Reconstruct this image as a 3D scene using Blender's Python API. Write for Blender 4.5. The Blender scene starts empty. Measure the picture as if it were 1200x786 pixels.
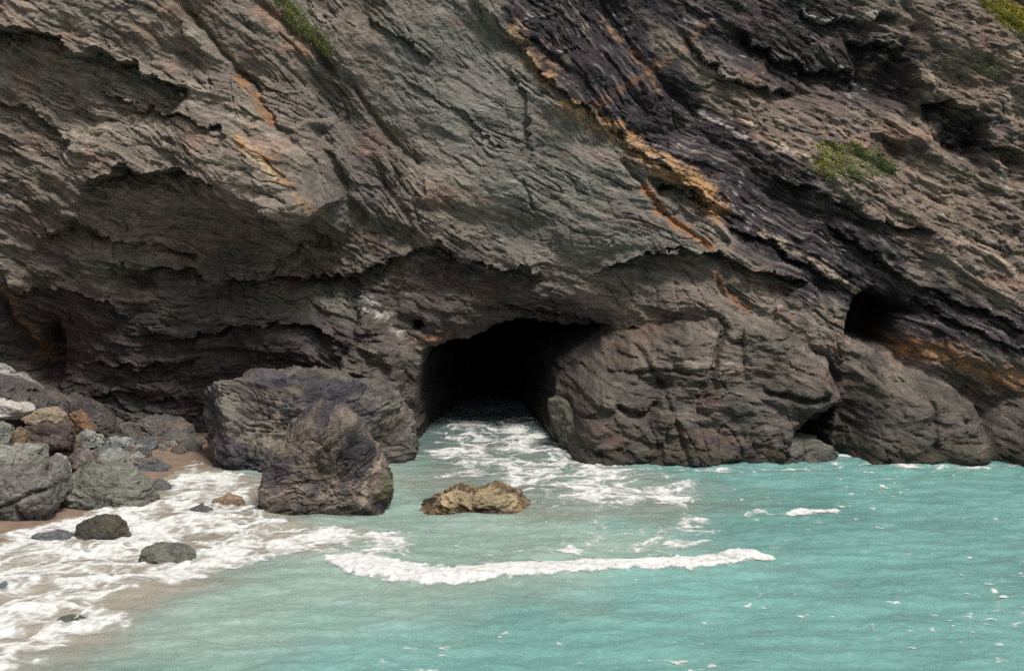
import bpy, bmesh, math, random
import numpy as np

# ------------------------------------------------------------------ camera, sky, sun, exposure
SC = bpy.context.scene
COL = SC.collection
W, H = 1200.0, 786.0
FPX = 1200.0 * 50.0 / 36.0
CAM_Z = 12.0
PITCH = math.atan((393.0 - 212.0) / FPX)

cam_d = bpy.data.cameras.new('camera')
cam_d.lens = 50.0; cam_d.sensor_width = 36.0
cam_d.clip_start = 0.5; cam_d.clip_end = 3000.0
cam = bpy.data.objects.new('camera', cam_d); COL.objects.link(cam)
cam.location = (0, 0, CAM_Z)
cam.rotation_euler = (math.pi / 2 - PITCH, 0, 0)
SC.camera = cam

SUN_EL, SUN_AZ = math.radians(62), math.radians(146)     # azimuth clockwise from +Y (the view direction): behind and to the right
world = bpy.data.worlds.new('World'); SC.world = world; world.use_nodes = True
nt = world.node_tree; nt.nodes.clear()
wo = nt.nodes.new('ShaderNodeOutputWorld'); bg = nt.nodes.new('ShaderNodeBackground')
sky = nt.nodes.new('ShaderNodeTexSky'); sky.sky_type = 'NISHITA'; sky.sun_disc = False
sky.sun_elevation = SUN_EL; sky.sun_rotation = SUN_AZ
sky.air_density = 1.0; sky.dust_density = 4.0; sky.ozone_density = 1.0
hs = nt.nodes.new('ShaderNodeHueSaturation'); hs.inputs['Saturation'].default_value = 0.18
nt.links.new(sky.outputs[0], hs.inputs['Color']); nt.links.new(hs.outputs[0], bg.inputs[0])
bg.inputs[1].default_value = 0.08
nt.links.new(bg.outputs[0], wo.inputs[0])

sun_d = bpy.data.lights.new('sun', 'SUN'); sun_d.energy = 2.4; sun_d.angle = math.radians(14)
sun_d.color = (1.0, 0.95, 0.88)
sun = bpy.data.objects.new('sun', sun_d); COL.objects.link(sun)
sun.rotation_euler = (math.pi / 2 - SUN_EL, 0, math.pi - SUN_AZ)
sun.location = (20, -20, 60)

SC.view_settings.view_transform = 'Standard'
SC.view_settings.look = 'None'
SC.view_settings.exposure = 0.50
SC.view_settings.gamma = 1.0
SC.view_settings.use_curve_mapping = False
SC.render.engine = 'CYCLES'
SC.cycles.max_bounces = 6; SC.cycles.diffuse_bounces = 3; SC.cycles.glossy_bounces = 3
SC.cycles.use_denoising = False
SC.cycles.sample_clamp_indirect = 1.5

# ------------------------------------------------------------------ noise
f32 = np.float32
def _h(ix, iy, seed):
    h = ix.astype(np.uint32) * np.uint32(374761393) + iy.astype(np.uint32) * np.uint32(668265263) + np.uint32((seed * 2246822519) & 0xffffffff)
    h = (h ^ (h >> np.uint32(13))) * np.uint32(1274126177)
    h = (h ^ (h >> np.uint32(16))) * np.uint32(2246822519)
    return h ^ (h >> np.uint32(15))
def hash01(ix, iy, seed=0):
    return (_h(ix.astype(np.int64), iy.astype(np.int64), seed) & np.uint32(0xffffff)).astype(f32) / f32(16777216.0)
def perlin2(x, y, seed=0):
    x = np.asarray(x, f32); y = np.asarray(y, f32)
    fx = np.floor(x); fy = np.floor(y)
    ix = fx.astype(np.int64); iy = fy.astype(np.int64)
    x = x - fx; y = y - fy
    u = x * x * x * (x * (x * 6 - 15) + 10); v = y * y * y * (y * (y * 6 - 15) + 10)
    def g(dx, dy):
        a = (_h(ix + dx, iy + dy, seed) & np.uint32(255)).astype(np.int32)
        return GT[a, 0] * (x - dx) + GT[a, 1] * (y - dy)
    n0 = g(0, 0); n0 += u * (g(1, 0) - n0)
    n1 = g(0, 1); n1 += u * (g(1, 1) - n1)
    return (n0 + v * (n1 - n0)) * f32(1.5)
_a = np.arange(256) / 256 * 2 * math.pi
GT = np.stack([np.cos(_a), np.sin(_a)], 1).astype(f32)
_rs = np.random.RandomState(5)
_g3 = _rs.normal(size=(256, 3)); GT3 = (_g3 / np.linalg.norm(_g3, axis=1)[:, None]).astype(f32)
def perlin3(p, seed=0):
    p = np.asarray(p, f32); fl = np.floor(p); q = p - fl; i = fl.astype(np.int64)
    w = q * q * q * (q * (q * 6 - 15) + 10)
    out = 0
    for dx in (0, 1):
        wx = w[:, 0] if dx else 1 - w[:, 0]
        for dy in (0, 1):
            wy = w[:, 1] if dy else 1 - w[:, 1]
            for dz in (0, 1):
                wz = w[:, 2] if dz else 1 - w[:, 2]
                a = (_h(i[:, 0] + dx, i[:, 1] + dy + (i[:, 2] + dz) * 7919, seed) & np.uint32(255)).astype(np.int32)
                out = out + wx * wy * wz * (GT3[a, 0] * (q[:, 0] - dx) + GT3[a, 1] * (q[:, 1] - dy) + GT3[a, 2] * (q[:, 2] - dz))
    return out * f32(1.5)
def fbm2(x, y, oct=4, seed=0, gain=0.5, lac=2.03):
    r = 0; a = 1.0; s = 1.0
    for o in range(oct):
        r = r + a * perlin2(x * s + o * 13.7, y * s - o * 7.1, seed + o); a *= gain; s *= lac
    return r
def fbm3(p, oct=4, seed=0, gain=0.5, lac=2.03):
    r = 0; a = 1.0; s = 1.0
    for o in range(oct):
        r = r + a * perlin3(p * s + o * 11.3, seed + o); a *= gain; s *= lac
    return r
def ridged2(x, y, oct=3, seed=0, gain=0.5):
    r = 0; a = 1.0; s = 1.0
    for o in range(oct):
        r = r + a * (1 - 2 * np.abs(perlin2(x * s + o * 5.7, y * s + o * 3.1, seed + o))); a *= gain; s *= 2.1
    return r
def sstep(a, b, x):
    t = np.clip((x - a) / (b - a), 0, 1); return t * t * (3 - 2 * t)
def flakes(s, t, L, T, seed):
    """tilted slabs of slate: sawtooth beds of thickness L broken along the strike every T; returns relief 0..1 and a tone per slab"""
    k = s / L + 0.26 * perlin2(t / T * 1.1, s / (L * 3.0), seed + 3) + 0.10 * perlin2(t / T * 4.3, s / L * 0.8, seed + 4)
    ct = np.floor(t / (T * 1.5) + .8 * perlin2(s / (L * 4), t / (T * 2), seed + 6)); cs = np.floor(s / (L * 6) + .6 * perlin2(t / (T * 2), s / (L * 6), seed + 7) + .37 * ct)
    k = k + 1.7 * hash01(ct, cs, seed + 8)
    pres = sstep(-.35, .35, perlin2(t / (T * 1.3), s / (L * 2.2), seed + 10) + .5 * perlin2(t / (T * .4), s / (L * .9), seed + 11) + .15)
    i = np.floor(k); f = (k - i).astype(f32)
    hi = hash01(i, i * 0, seed)
    tt = t / (T * (0.6 + 0.8 * hi)) + hi * 57.0 + 0.35 * perlin2(s / L * 0.9, t / T * 2.0, seed + 5)
    j = np.floor(tt); g = (tt - j).astype(f32)
    h = hash01(i, j, seed + 9)
    saw = f * (1 - sstep(0.90, 1.0, f)) * (1 - 0.6 * sstep(0.75, 1.0, g))
    return 0.5 * h * (.35 + .65 * pres) + 0.8 * saw * (0.3 + h) * pres, h

def crags(u, v, seed, k=.75, tilt=.75):
    """continuous relief of flat tilted facets meeting in sharp creases (cell size 1)"""
    iu = np.floor(u); iv = np.floor(v); best = np.full(len(u), -9, f32)
    for a in (-1, 0, 1):
        for b in (-1, 0, 1):
            cu = iu + a; cv = iv + b
            du = (u - cu - hash01(cu, cv, seed)).astype(f32); dv = (v - cv - hash01(cu, cv, seed + 1)).astype(f32)
            best = np.maximum(best, (hash01(cu, cv, seed + 2) - .5) * .5 + tilt * ((hash01(cu, cv, seed + 3) - .5) * du + (hash01(cu, cv, seed + 4) - .5) * dv) * 2 - k * (du * du + dv * dv))
    return best + f32(.25)
def crags3(p, seed, k=.7, tilt=.7):
    fl = np.floor(p); best = np.full(len(p), -9, f32)
    for a in (-1, 0, 1):
        for b in (-1, 0, 1):
            for c_ in (-1, 0, 1):
                i = fl + (a, b, c_); m1 = i[:, 0]; m2 = i[:, 1] + 917 * i[:, 2]
                d = p - i - np.stack([hash01(m1, m2, seed + q) for q in range(3)], 1)
                g = np.stack([hash01(m1, m2, seed + 3 + q) - .5 for q in range(3)], 1)
                best = np.maximum(best, (hash01(m1, m2, seed + 6) - .5) * .5 + 2 * tilt * (g * d).sum(1) - k * (d * d).sum(1))
    return (best + .2).astype(f32)

# ------------------------------------------------------------------ picture point -> place
CP, SP = math.cos(PITCH), math.sin(PITCH)
def ray(px, py):
    a = (px - 600.0) / FPX; b = (393.0 - py) / FPX
    return np.array([a, CP + b * SP, -SP + b * CP])
def at_depth(px, py, y):
    r = ray(px, py); k = y / r[1]
    return np.array([r[0] * k, y, CAM_Z + r[2] * k])
def on_level(px, py, z=0.0):
    r = ray(px, py); k = (z - CAM_Z) / r[2]
    return np.array([r[0] * k, r[1] * k, z])

# ------------------------------------------------------------------ scene helpers
def props(o, label=None, cat=None, group=None, kind=None):
    if label: o['label'] = label
    if cat: o['category'] = cat
    if group: o['group'] = group
    if kind: o['kind'] = kind
    return o
def link_mesh(name, verts, faces4=None, faces3=None, mat=None, col=None, wet=None, smooth=True):
    me = bpy.data.meshes.new(name)
    verts = np.ascontiguousarray(verts, f32)
    me.vertices.add(len(verts)); me.vertices.foreach_set('co', verts.ravel())
    n4 = 0 if faces4 is None else len(faces4); n3 = 0 if faces3 is None else len(faces3)
    loops = np.concatenate([a.ravel() for a in (faces4, faces3) if a is not None]).astype(np.int32)
    me.loops.add(len(loops)); me.loops.foreach_set('vertex_index', loops)
    me.polygons.add(n4 + n3)
    st = np.concatenate([np.arange(n4) * 4, n4 * 4 + np.arange(n3) * 3]).astype(np.int32)
    me.polygons.foreach_set('loop_start', st)
    me.polygons.foreach_set('use_smooth', np.full(n4 + n3, smooth, bool))
    me.update(calc_edges=True)
    if col is not None:
        c = np.ones((len(verts), 4), f32); c[:, :3] = col
        at = me.attributes.new('Col', 'FLOAT_COLOR', 'POINT'); at.data.foreach_set('color', c.ravel())
    if wet is not None:
        at = me.attributes.new('Wet', 'FLOAT', 'POINT'); at.data.foreach_set('value', np.ascontiguousarray(wet, f32))
    me.validate()
    if mat: me.materials.append(mat)
    o = bpy.data.objects.new(name, me); COL.objects.link(o)
    return o
def grid_faces(nr, nc):
    idx = np.arange(nr * nc).reshape(nr, nc)
    return np.stack([idx[:-1, :-1], idx[:-1, 1:], idx[1:, 1:], idx[1:, :-1]], -1).reshape(-1, 4)
def seg_dist(P, pts, closed=False):
    """distance to a polyline, side of it (+ = left of the drawing direction) and position along it 0..1"""
    best = np.full(len(P), 1e9, f32); side = np.zeros(len(P), f32); along = np.zeros(len(P), f32)
    n = len(pts); segs = [(pts[i], pts[(i + 1) % n]) for i in range(n if closed else n - 1)]
    lens = [math.hypot(b[0] - a[0], b[1] - a[1]) for a, b in segs]; tot = sum(lens); acc = 0
    for (a, b), l in zip(segs, lens):
        dx, dy = b[0] - a[0], b[1] - a[1]
        t = np.clip(((P[:, 0] - a[0]) * dx + (P[:, 1] - a[1]) * dy) / (l * l + 1e-9), 0, 1)
        ex = P[:, 0] - a[0] - t * dx; ey = P[:, 1] - a[1] - t * dy
        d = np.sqrt(ex * ex + ey * ey)
        m = d < best
        best = np.where(m, d, best); side = np.where(m, np.sign(dx * ey - dy * ex), side)
        along = np.where(m, (acc + t * l) / tot, along); acc += l
    return best, side, along
def poly_sd(P, pts):
    """signed distance to a polygon, positive inside"""
    d, _, _ = seg_dist(P, pts, True)
    ins = np.zeros(len(P), bool); n = len(pts)
    for i in range(n):
        (x0, y0), (x1, y1) = pts[i], pts[(i + 1) % n]
        c = ((y0 > P[:, 1]) != (y1 > P[:, 1]))
        xx = x0 + (P[:, 1] - y0) * (x1 - x0) / ((y1 - y0) if y1 != y0 else 1e-9)
        ins ^= c & (P[:, 0] < xx)
    return np.where(ins, d, -d)
def mixc(c, m, col):
    return c + m[:, None] * (np.array(col, f32) - c)

# ------------------------------------------------------------------ materials
def new_mat(name):
    m = bpy.data.materials.new(name); m.use_nodes = True
    t = m.node_tree; t.nodes.clear()
    out = t.nodes.new('ShaderNodeOutputMaterial'); b = t.nodes.new('ShaderNodeBsdfPrincipled')
    t.links.new(b.outputs[0], out.inputs[0])
    return m, t, b
def N(t, ty, **kw):
    n = t.nodes.new(ty)
    for k, v in kw.items(): setattr(n, k, v)
    return n
def rock_material(name, scale=1.0, bump=0.05):
    m, t, b = new_mat(name)
    at = N(t, 'ShaderNodeAttribute', attribute_name='Col'); we = N(t, 'ShaderNodeAttribute', attribute_name='Wet')
    geo = N(t, 'ShaderNodeNewGeometry')
    mp = N(t, 'ShaderNodeMapping'); mp.inputs['Rotation'].default_value = (0, math.radians(28), 0)
    mp.inputs['Scale'].default_value = (1.0 * scale, 1.6 * scale, 3.2 * scale)
    t.links.new(geo.outputs['Position'], mp.inputs['Vector'])
    n1 = N(t, 'ShaderNodeTexNoise'); n1.inputs['Scale'].default_value = 3.0; n1.inputs['Detail'].default_value = 9; n1.inputs['Roughness'].default_value = 0.68
    t.links.new(mp.outputs[0], n1.inputs['Vector'])
    rmp = N(t, 'ShaderNodeMapRange'); rmp.inputs[1].default_value = 0.3; rmp.inputs[2].default_value = 0.7
    rmp.inputs[3].default_value = 0.62; rmp.inputs[4].default_value = 1.38
    t.links.new(n1.outputs['Fac'], rmp.inputs[0])
    mul = N(t, 'ShaderNodeMixRGB', blend_type='MULTIPLY'); mul.inputs[0].default_value = 1.0
    t.links.new(at.outputs['Color'], mul.inputs[1]); t.links.new(rmp.outputs[0], mul.inputs[2])
    t.links.new(mul.outputs[0], b.inputs['Base Color'])
    rr = N(t, 'ShaderNodeMapRange'); rr.inputs[3].default_value = 0.78; rr.inputs[4].default_value = 0.42
    t.links.new(we.outputs['Fac'], rr.inputs[0]); t.links.new(rr.outputs[0], b.inputs['Roughness'])
    b.inputs['Specular IOR Level'].default_value = 0.22
    n2 = N(t, 'ShaderNodeTexNoise'); n2.inputs['Scale'].default_value = 5.0; n2.inputs['Detail'].default_value = 8; n2.inputs['Roughness'].default_value = 0.7
    t.links.new(mp.outputs[0], n2.inputs['Vector'])
    bp = N(t, 'ShaderNodeBump'); bp.inputs['Strength'].default_value = 1.0; bp.inputs['Distance'].default_value = bump
    t.links.new(n2.outputs['Fac'], bp.inputs['Height']); t.links.new(bp.outputs[0], b.inputs['Normal'])
    return m
M_CLIFF = rock_material('slate_cliff', 1.0, 0.13)
M_ROCK = rock_material('boulder_rock', 1.8, 0.09)

# ------------------------------------------------------------------ the cliff: large form
CTRL = [  # picture x, picture y, distance: the shape the face has at large
 (-250, 0, 60), (-250, 300, 62), (-250, 520, 64), (-600, 0, 58), (-600, 400, 60), (-100, 450, 65),
 (0, 0, 63.2), (0, 100, 63.6), (0, 220, 64.2), (0, 330, 65.3), (0, 430, 66), (0, 540, 66.5), (60, 410, 67.6),
 (150, 30, 63.2), (160, 120, 63.9), (250, 90, 63.4), (120, 190, 63.6), (220, 180, 62.7), (320, 232, 61.9), (362, 244, 61.5), (250, 205, 62.2), (278, 236, 61.8), (318, 248, 61.5),
 (200, 240, 64.3), (262, 262, 64.9), (300, 282, 65.4), (360, 284, 66.0), (310, 300, 65.7), (100, 300, 64.7), (200, 345, 65.2), (300, 345, 65.2), (150, 430, 66.0), (150, 540, 66.6), (260, 440, 66.2), (280, 520, 67.5),
 (340, 20, 65.2), (400, 130, 66.2), (420, 220, 66.1), (390, 290, 66.2), (400, 340, 66.0), (420, 390, 65.4), (460, 420, 65.3), (470, 520, 65.6),
 (450, 60, 66.3), (520, 160, 65.7), (480, 260, 65.6), (560, 250, 65.9), (560, 60, 67.3), (600, 0, 68.4), (640, 190, 66.4), (680, 280, 66.2),
 (520, 325, 66.6), (600, 330, 66.8), (560, 372, 67.4), (620, 365, 67.4), (700, 350, 66.8), (690, 420, 68), (690, 520, 68),
 (760, 260, 66.2), (760, 330, 66.0), (700, 80, 68.0), (760, 170, 67.0), (840, 230, 66.5), (900, 300, 65.4), (900, 450, 66.5), (960, 500, 67),
 (800, 20, 69.5), (870, 120, 68.5), (930, 60, 69.8), (1010, 90, 70.4), (960, 150, 68.7), (1000, 195, 67.4), (960, 230, 66.6), (1040, 270, 66.2),
 (790, 350, 64.9), (850, 342, 64.4), (920, 352, 64.3), (985, 400, 64.4), (1020, 360, 65.0), (1080, 350, 64.6), (1070, 412, 63.8), (1150, 380, 63.6), (1120, 290, 65.2), (1200, 300, 64.4), (1200, 400, 63.0), (1190, 480, 62.5), (1080, 470, 65), (1080, 540, 65.5),
 (1100, 60, 68.6), (1180, 40, 68.2), (1130, 170, 67.6), (1190, 200, 66.4),
 (1400, 0, 66), (1400, 300, 61), (1400, 520, 58), (1800, 100, 60), (1800, 520, 54),
 (0, -250, 66), (400, -250, 69), (800, -250, 74), (1200, -250, 73), (1700, -250, 66), (-500, -250, 60),
]
_cw = np.array([at_depth(*c) for c in CTRL]); _cxz = _cw[:, [0, 2]]
def _tps(r2): return 0.5 * r2 * np.log(r2 + 1e-6)
_n = len(CTRL); _A = np.zeros((_n + 3, _n + 3))
_d2 = ((_cxz[:, None] - _cxz[None]) ** 2).sum(-1)
_A[:_n, :_n] = _tps(_d2) + np.eye(_n) * 0.25; _A[:_n, _n] = 1; _A[:_n, _n + 1:] = _cxz; _A[_n, :_n] = 1; _A[_n + 1:, :_n] = _cxz.T
_w = np.linalg.solve(_A, np.concatenate([_cw[:, 1], [0, 0, 0]]))
def base_depth(x, z):
    x = np.atleast_1d(np.asarray(x, np.float64)); z = np.atleast_1d(np.asarray(z, np.float64))
    r = _w[_n] + _w[_n + 1] * x + _w[_n + 2] * z
    for i in range(_n):
        r = r + _w[i] * _tps((x - _cxz[i, 0]) ** 2 + (z - _cxz[i, 1]) ** 2)
    return r
def on_face(px, py):
    y = 66.0
    for _ in range(25):
        p = at_depth(px, py, y); y += 0.5 * (float(base_depth(p[0], p[2])[0]) - y)
    return (p[0], p[2])
def face_pts(L): return [on_face(*q) for q in L]

def axis(a, b, step, lo, hi, grow=1.25):
    v = list(np.arange(a, b + 1e-6, step)); s = step; q = v[-1]
    while q < hi: s = min(s * grow, 2.0); q += s; v.append(q)
    s = step; q = v[0]; pre = []
    while q > lo: s = min(s * grow, 2.0); q -= s; pre.append(q)
    return np.array(pre[::-1] + v)
gx = axis(-25.5, 25.5, 0.042, -62, 62); gz = axis(-0.6, 23.0, 0.042, -3.0, 34.0)
X, Z = np.meshgrid(gx, gz); nr, nc = X.shape
x = X.ravel().astype(f32); z = Z.ravel().astype(f32); P = np.stack([x, z], 1)
# the large form is smooth: sample it on a coarse lattice and interpolate
cgx = np.linspace(gx[0], gx[-1], 420); cgz = np.linspace(gz[0], gz[-1], 200)
CX, CZ = np.meshgrid(cgx, cgz); BD = np.clip(base_depth(CX.ravel(), CZ.ravel()).reshape(CX.shape), 48, 95)
def bil(A, x, z):
    u = np.clip((x - cgx[0]) / (cgx[1] - cgx[0]), 0, len(cgx) - 1.001); v = np.clip((z - cgz[0]) / (cgz[1] - cgz[0]), 0, len(cgz) - 1.001)
    i = u.astype(int); j = v.astype(int); a = u - i; b = v - j
    return (A[j, i] * (1 - a) + A[j, i + 1] * a) * (1 - b) + (A[j + 1, i] * (1 - a) + A[j + 1, i + 1] * a) * b

# dip of the slate beds across the face (fall per metre to the right)
DIP = [(100, 50, .42), (250, 150, .6), (100, 200, .45), (350, 30, .95), (500, 100, .68), (450, 210, .95), (600, 200, .5), (620, 40, .95), (700, 120, .9),
       (760, 280, .3), (850, 230, .62), (1000, 300, .5), (1150, 400, .48), (900, 80, .6), (1000, 150, .45), (1150, 80, .5), (1150, 200, .62),
       (150, 350, .1), (300, 370, .08), (550, 345, .15), (800, 400, .08), (100, 480, .05), (1100, 480, .3), (440, 400, .6), (650, 330, .2), (230, 290, .12), (0, 330, .5)]
dp = np.array([(*on_face(a, b), c) for a, b, c in DIP])
wsum = 0; msum = 0
for a, b, c in dp:
    w = 1.0 / (((CX - a) ** 2 + (CZ - b) ** 2) ** 1.3 + 0.5); wsum = wsum + w; msum = msum + w * c
MD = bil(msum / wsum, x, z).astype(f32)
MD = MD + 0.10 * perlin2(x / 3.0, z / 3.0, 71)

def line_field(L, margin):
    pts = face_pts(L); q = np.array(pts)
    m = np.where((x > q[:, 0].min() - margin) & (x < q[:, 0].max() + margin) & (z > q[:, 1].min() - margin) & (z < q[:, 1].max() + margin))[0]
    return m, pts
jag = (0.28 * fbm2(x / 1.1, z / 1.1, 4, 31, 0.6)).astype(f32)
disp = np.zeros(len(x), f32)
# ledges: the rock above the line juts out, the rock below it falls back
LEDGES = [  # points left to right, fall-back below, reach below, jut above, reach above
 ([(-40, 25), (0, 36), (52, 40), (100, 65), (127, 64), (151, 70), (178, 86), (203, 103), (225, 112)], 1.7, 1.3, .5, .8),
 ([(110, 112), (150, 122), (213, 134), (275, 162)], .55, .6, .2, .5),
 ([(-30, 112), (30, 128), (90, 170)], .5, .8, .15, .5),
 ([(95, 226), (130, 206), (151, 198), (182, 203), (220, 199), (254, 216), (278, 246), (316, 256), (344, 266), (370, 258), (384, 250), (404, 225)], 1.7, 1.5, 1.0, 1.6),
 ([(120, 318), (137, 315), (185, 313), (223, 315), (261, 331), (309, 327), (350, 324), (400, 322), (430, 330)], 1.2, 1.0, .3, .7),
 ([(309, 327), (330, 302), (361, 281), (385, 276)], .7, .6, .2, .4),
 ([(165, 372), (179, 384), (206, 398), (240, 387), (285, 379), (344, 377), (400, 395)], .9, .7, .35, .5),
 ([(40, 275), (95, 262), (140, 280), (190, 285), (240, 300)], .6, .6, .3, .6),
 ([(20, 345), (80, 335), (130, 352), (160, 372)], .5, .6, .3, .5),
 ([(110, 420), (170, 428), (230, 420)], .5, .5, .25, .4),
 ([(80, 470), (130, 455), (180, 462), (220, 470)], .4, .5, .15, .4),
 ([(400, 316), (420, 319), (458, 302), (513, 283), (537, 308), (561, 310), (600, 314), (640, 322)], .9, 1.1, .3, .7),
 ([(690, 318), (726, 308), (771, 295), (800, 291), (840, 296), (900, 318), (950, 330)], 1.1, 1.0, .35, .8),
 ([(585, 350), (640, 362), (690, 374), (725, 384), (760, 385)], .9, .5, .2, .5),
 ([(858, 30), (903, 69), (948, 82), (1000, 85)], .9, .9, .25, .7),
 ([(800, 38), (825, 70), (852, 93), (893, 103), (930, 110)], .7, .7, .3, .6),
 ([(930, 15), (970, 28), (1010, 24), (1050, 12)], .8, .8, .2, .5),
 ([(985, 48), (1020, 50), (1050, 62), (1066, 90), (1066, 122)], 1.2, 1.2, .3, .5),
 ([(1070, 122), (1100, 118), (1143, 137), (1152, 175)], 1.3, 1.2, .3, .6),
 ([(1130, 160), (1160, 172), (1195, 178), (1220, 200)], .9, .8, .3, .5),
 ([(900, 205), (960, 224), (1010, 250), (1040, 262), (1090, 270)], .6, .7, .4, .7),
 ([(960, 258), (1000, 280), (1060, 330), (1120, 352), (1200, 386)], .7, .6, .3, .5),
 ([(1060, 340), (1110, 372), (1160, 392), (1220, 424)], .5, .5, .2, .4),
 ([(840, 262), (900, 285), (960, 322), (1000, 340)], .6, .5, .2, .4),
 ([(560, 0), (610, 62), (640, 92), (700, 140), (760, 186), (800, 215), (840, 255)], .35, .8, .25, .5),
 ([(770, 215), (800, 226), (832, 240)], .9, .7, .2, .4),
 ([(430, 20), (470, 45), (510, 68)], .35, .5, .15, .4),
 ([(470, 90), (540, 130), (590, 180)], .22, .5, .1, .4),
 ([(600, 75), (612, 110), (620, 140), (625, 170)], .3, .5, .1, .4),
]
for L, rec, wb, jut, wa in LEDGES:
    m, pts = line_field(L, 4 * max(wb, wa))
    d, sd, al = seg_dist(P[m], pts)
    d = d * sd + jag[m]
    e = sstep(0, .12, al) * sstep(1, .93, al)
    prof = np.where(d < 0, rec * np.exp(-np.abs(d) / wb) * sstep(-3.6 * wb, -1.6 * wb, d), -jut * np.exp(-np.abs(d) / wa) * sstep(3.6 * wa, 1.5 * wa, d))
    disp[m] += e * prof
# steep joints and gullies: a groove along the line and a step across it
CRACKS = [  # points top to bottom, groove depth, half width, step of the right hand side
 ([(205, -5), (256, 62), (292, 100), (320, 148), (364, 192), (380, 250)], .5, .16, 1.1),
 ([(296, 0), (340, 34), (375, 62), (399, 90)], .7, .25, .2),
 ([(365, 140), (400, 215), (425, 270)], .8, .3, .0),
 ([(395, 78), (438, 134), (462, 168), (500, 200)], .4, .12, .12),
 ([(430, 180), (470, 240), (490, 280)], .35, .15, .1),
 ([(0, 330), (30, 390), (60, 440), (85, 480), (110, 505)], .7, .25, -.3),
 ([(330, 160), (345, 175)], .1, .1, 0),
 ([(720, 180), (750, 214), (770, 245), (835, 295)], .4, .14, .1),
 ([(835, 318), (850, 352)], .2, .1, 0),
 ([(690, -10), (720, 30), (780, 105), (830, 150)], .4, .2, .2),
 ([(1050, -10), (1075, 30), (1055, 70), (1062, 120)], .5, .25, -.5),
 ([(600, 205), (618, 222), (625, 250)], .25, .1, .05),
]
for L, gd, gw, st in CRACKS:
    m, pts = line_field(L, 3.0)
    d, sd, al = seg_dist(P[m], pts)
    ds = d * sd + 0.4 * jag[m]; e = sstep(0, .12, al) * sstep(1, .88, al)
    disp[m] += e * (gd * np.exp(-(ds / gw) ** 2) + st * sstep(-.15, .15, ds) * np.exp(-np.abs(ds) / 1.2))
# hollows
def hollow(L, depth, edge, pre=0.0, prew=1.0, nz=1.0, floor=None):
    m, pts = line_field(L, 4.0)
    d = poly_sd(P[m], pts) + nz * 0.55 * jag[m]
    k = sstep(0, edge, d) * depth
    if floor is not None:
        k = np.minimum(k, np.maximum(floor[0] + floor[1] * np.maximum(z[m], -1.0), 0) + np.where(d < edge, 0, 0))
    disp[m] += k + pre * np.exp(np.minimum(d, 0) / prew) * (d > -3.4 * prew)
    return m, d
CAVE = [(487, 540), (486, 470), (489, 430), (495, 408), (520, 399), (548, 394), (566, 388), (590, 377), (630, 373), (665, 378), (712, 382), (722, 390), (700, 420), (700, 540)]
cave_m, cave_d = hollow(CAVE, 24.0, 1.1, .7, .8, 1.0)
CAVE2 = [(990, 402), (992, 372), (1002, 346), (1024, 336), (1052, 344), (1078, 366), (1060, 388), (1054, 424), (1024, 414)]
hollow(CAVE2, 5.0, .7, .5, .5, .7)
hollow([(481, 388), (483, 374), (494, 371), (500, 382), (492, 390)], 1.6, .3, .2, .3, .5)
hollow([(48, 440), (40, 412), (50, 375), (72, 372), (82, 400), (84, 440), (70, 460)], 1.8, .7, .3, .5, .8)
hollow([(985, 60), (1030, 58), (1056, 75), (1060, 115), (1030, 122), (1000, 105)], .9, .9, 0, .5)
hollow([(1085, 140), (1120, 132), (1148, 150), (1150, 200), (1115, 195), (1090, 165)], .9, .7, 0, .5)
hollow([(1165, 185), (1190, 180), (1200, 205), (1180, 215)], .8, .5, 0, .5)
hollow([(755, 205), (775, 202), (800, 222), (790, 235), (765, 225)], .7, .4, 0, .5)
hollow([(600, 395), (640, 378), (690, 382), (660, 420)], 2.0, .8, 0, .5)

# beds, flakes and joints of the slate itself
smoothzone = np.zeros(len(x), f32)
m, pts = line_field([(400, 60), (480, 0), (600, 40), (650, 130), (740, 200), (760, 280), (640, 300), (560, 270), (480, 180)], 3)
smoothzone[m] = sstep(-1.0, 1.5, poly_sd(P[m], pts))
rugged = np.zeros(len(x), f32)
m, pts = line_field([(-60, 220), (140, 215), (260, 240), (400, 270), (440, 330), (420, 520), (-60, 540)], 3)
rugged[m] = sstep(-1.0, 1.0, poly_sd(P[m], pts))
warp = (0.45 * fbm2(x / 6, z / 6, 2, 11) + 0.12 * fbm2(x / 1.3, z / 1.3, 2, 12)).astype(f32)
SL = [0.08, 0.5, 0.95]
wk = [np.clip(1 - (MD - .08) / .35, 0, 1), None, np.clip((MD - .55) / .35, 0, 1)]
wk[1] = np.clip(1 - wk[0] - wk[2], 0, 1)
wk = [sstep(0, 1, sstep(0, 1, w)) for w in wk]; ws = wk[0] + wk[1] + wk[2] + 1e-6
bed = np.zeros(len(x), f32); tone = np.zeros(len(x), f32); streak = np.zeros(len(x), f32); fleck = np.zeros(len(x), f32); fines = np.zeros(len(x), f32)
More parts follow.
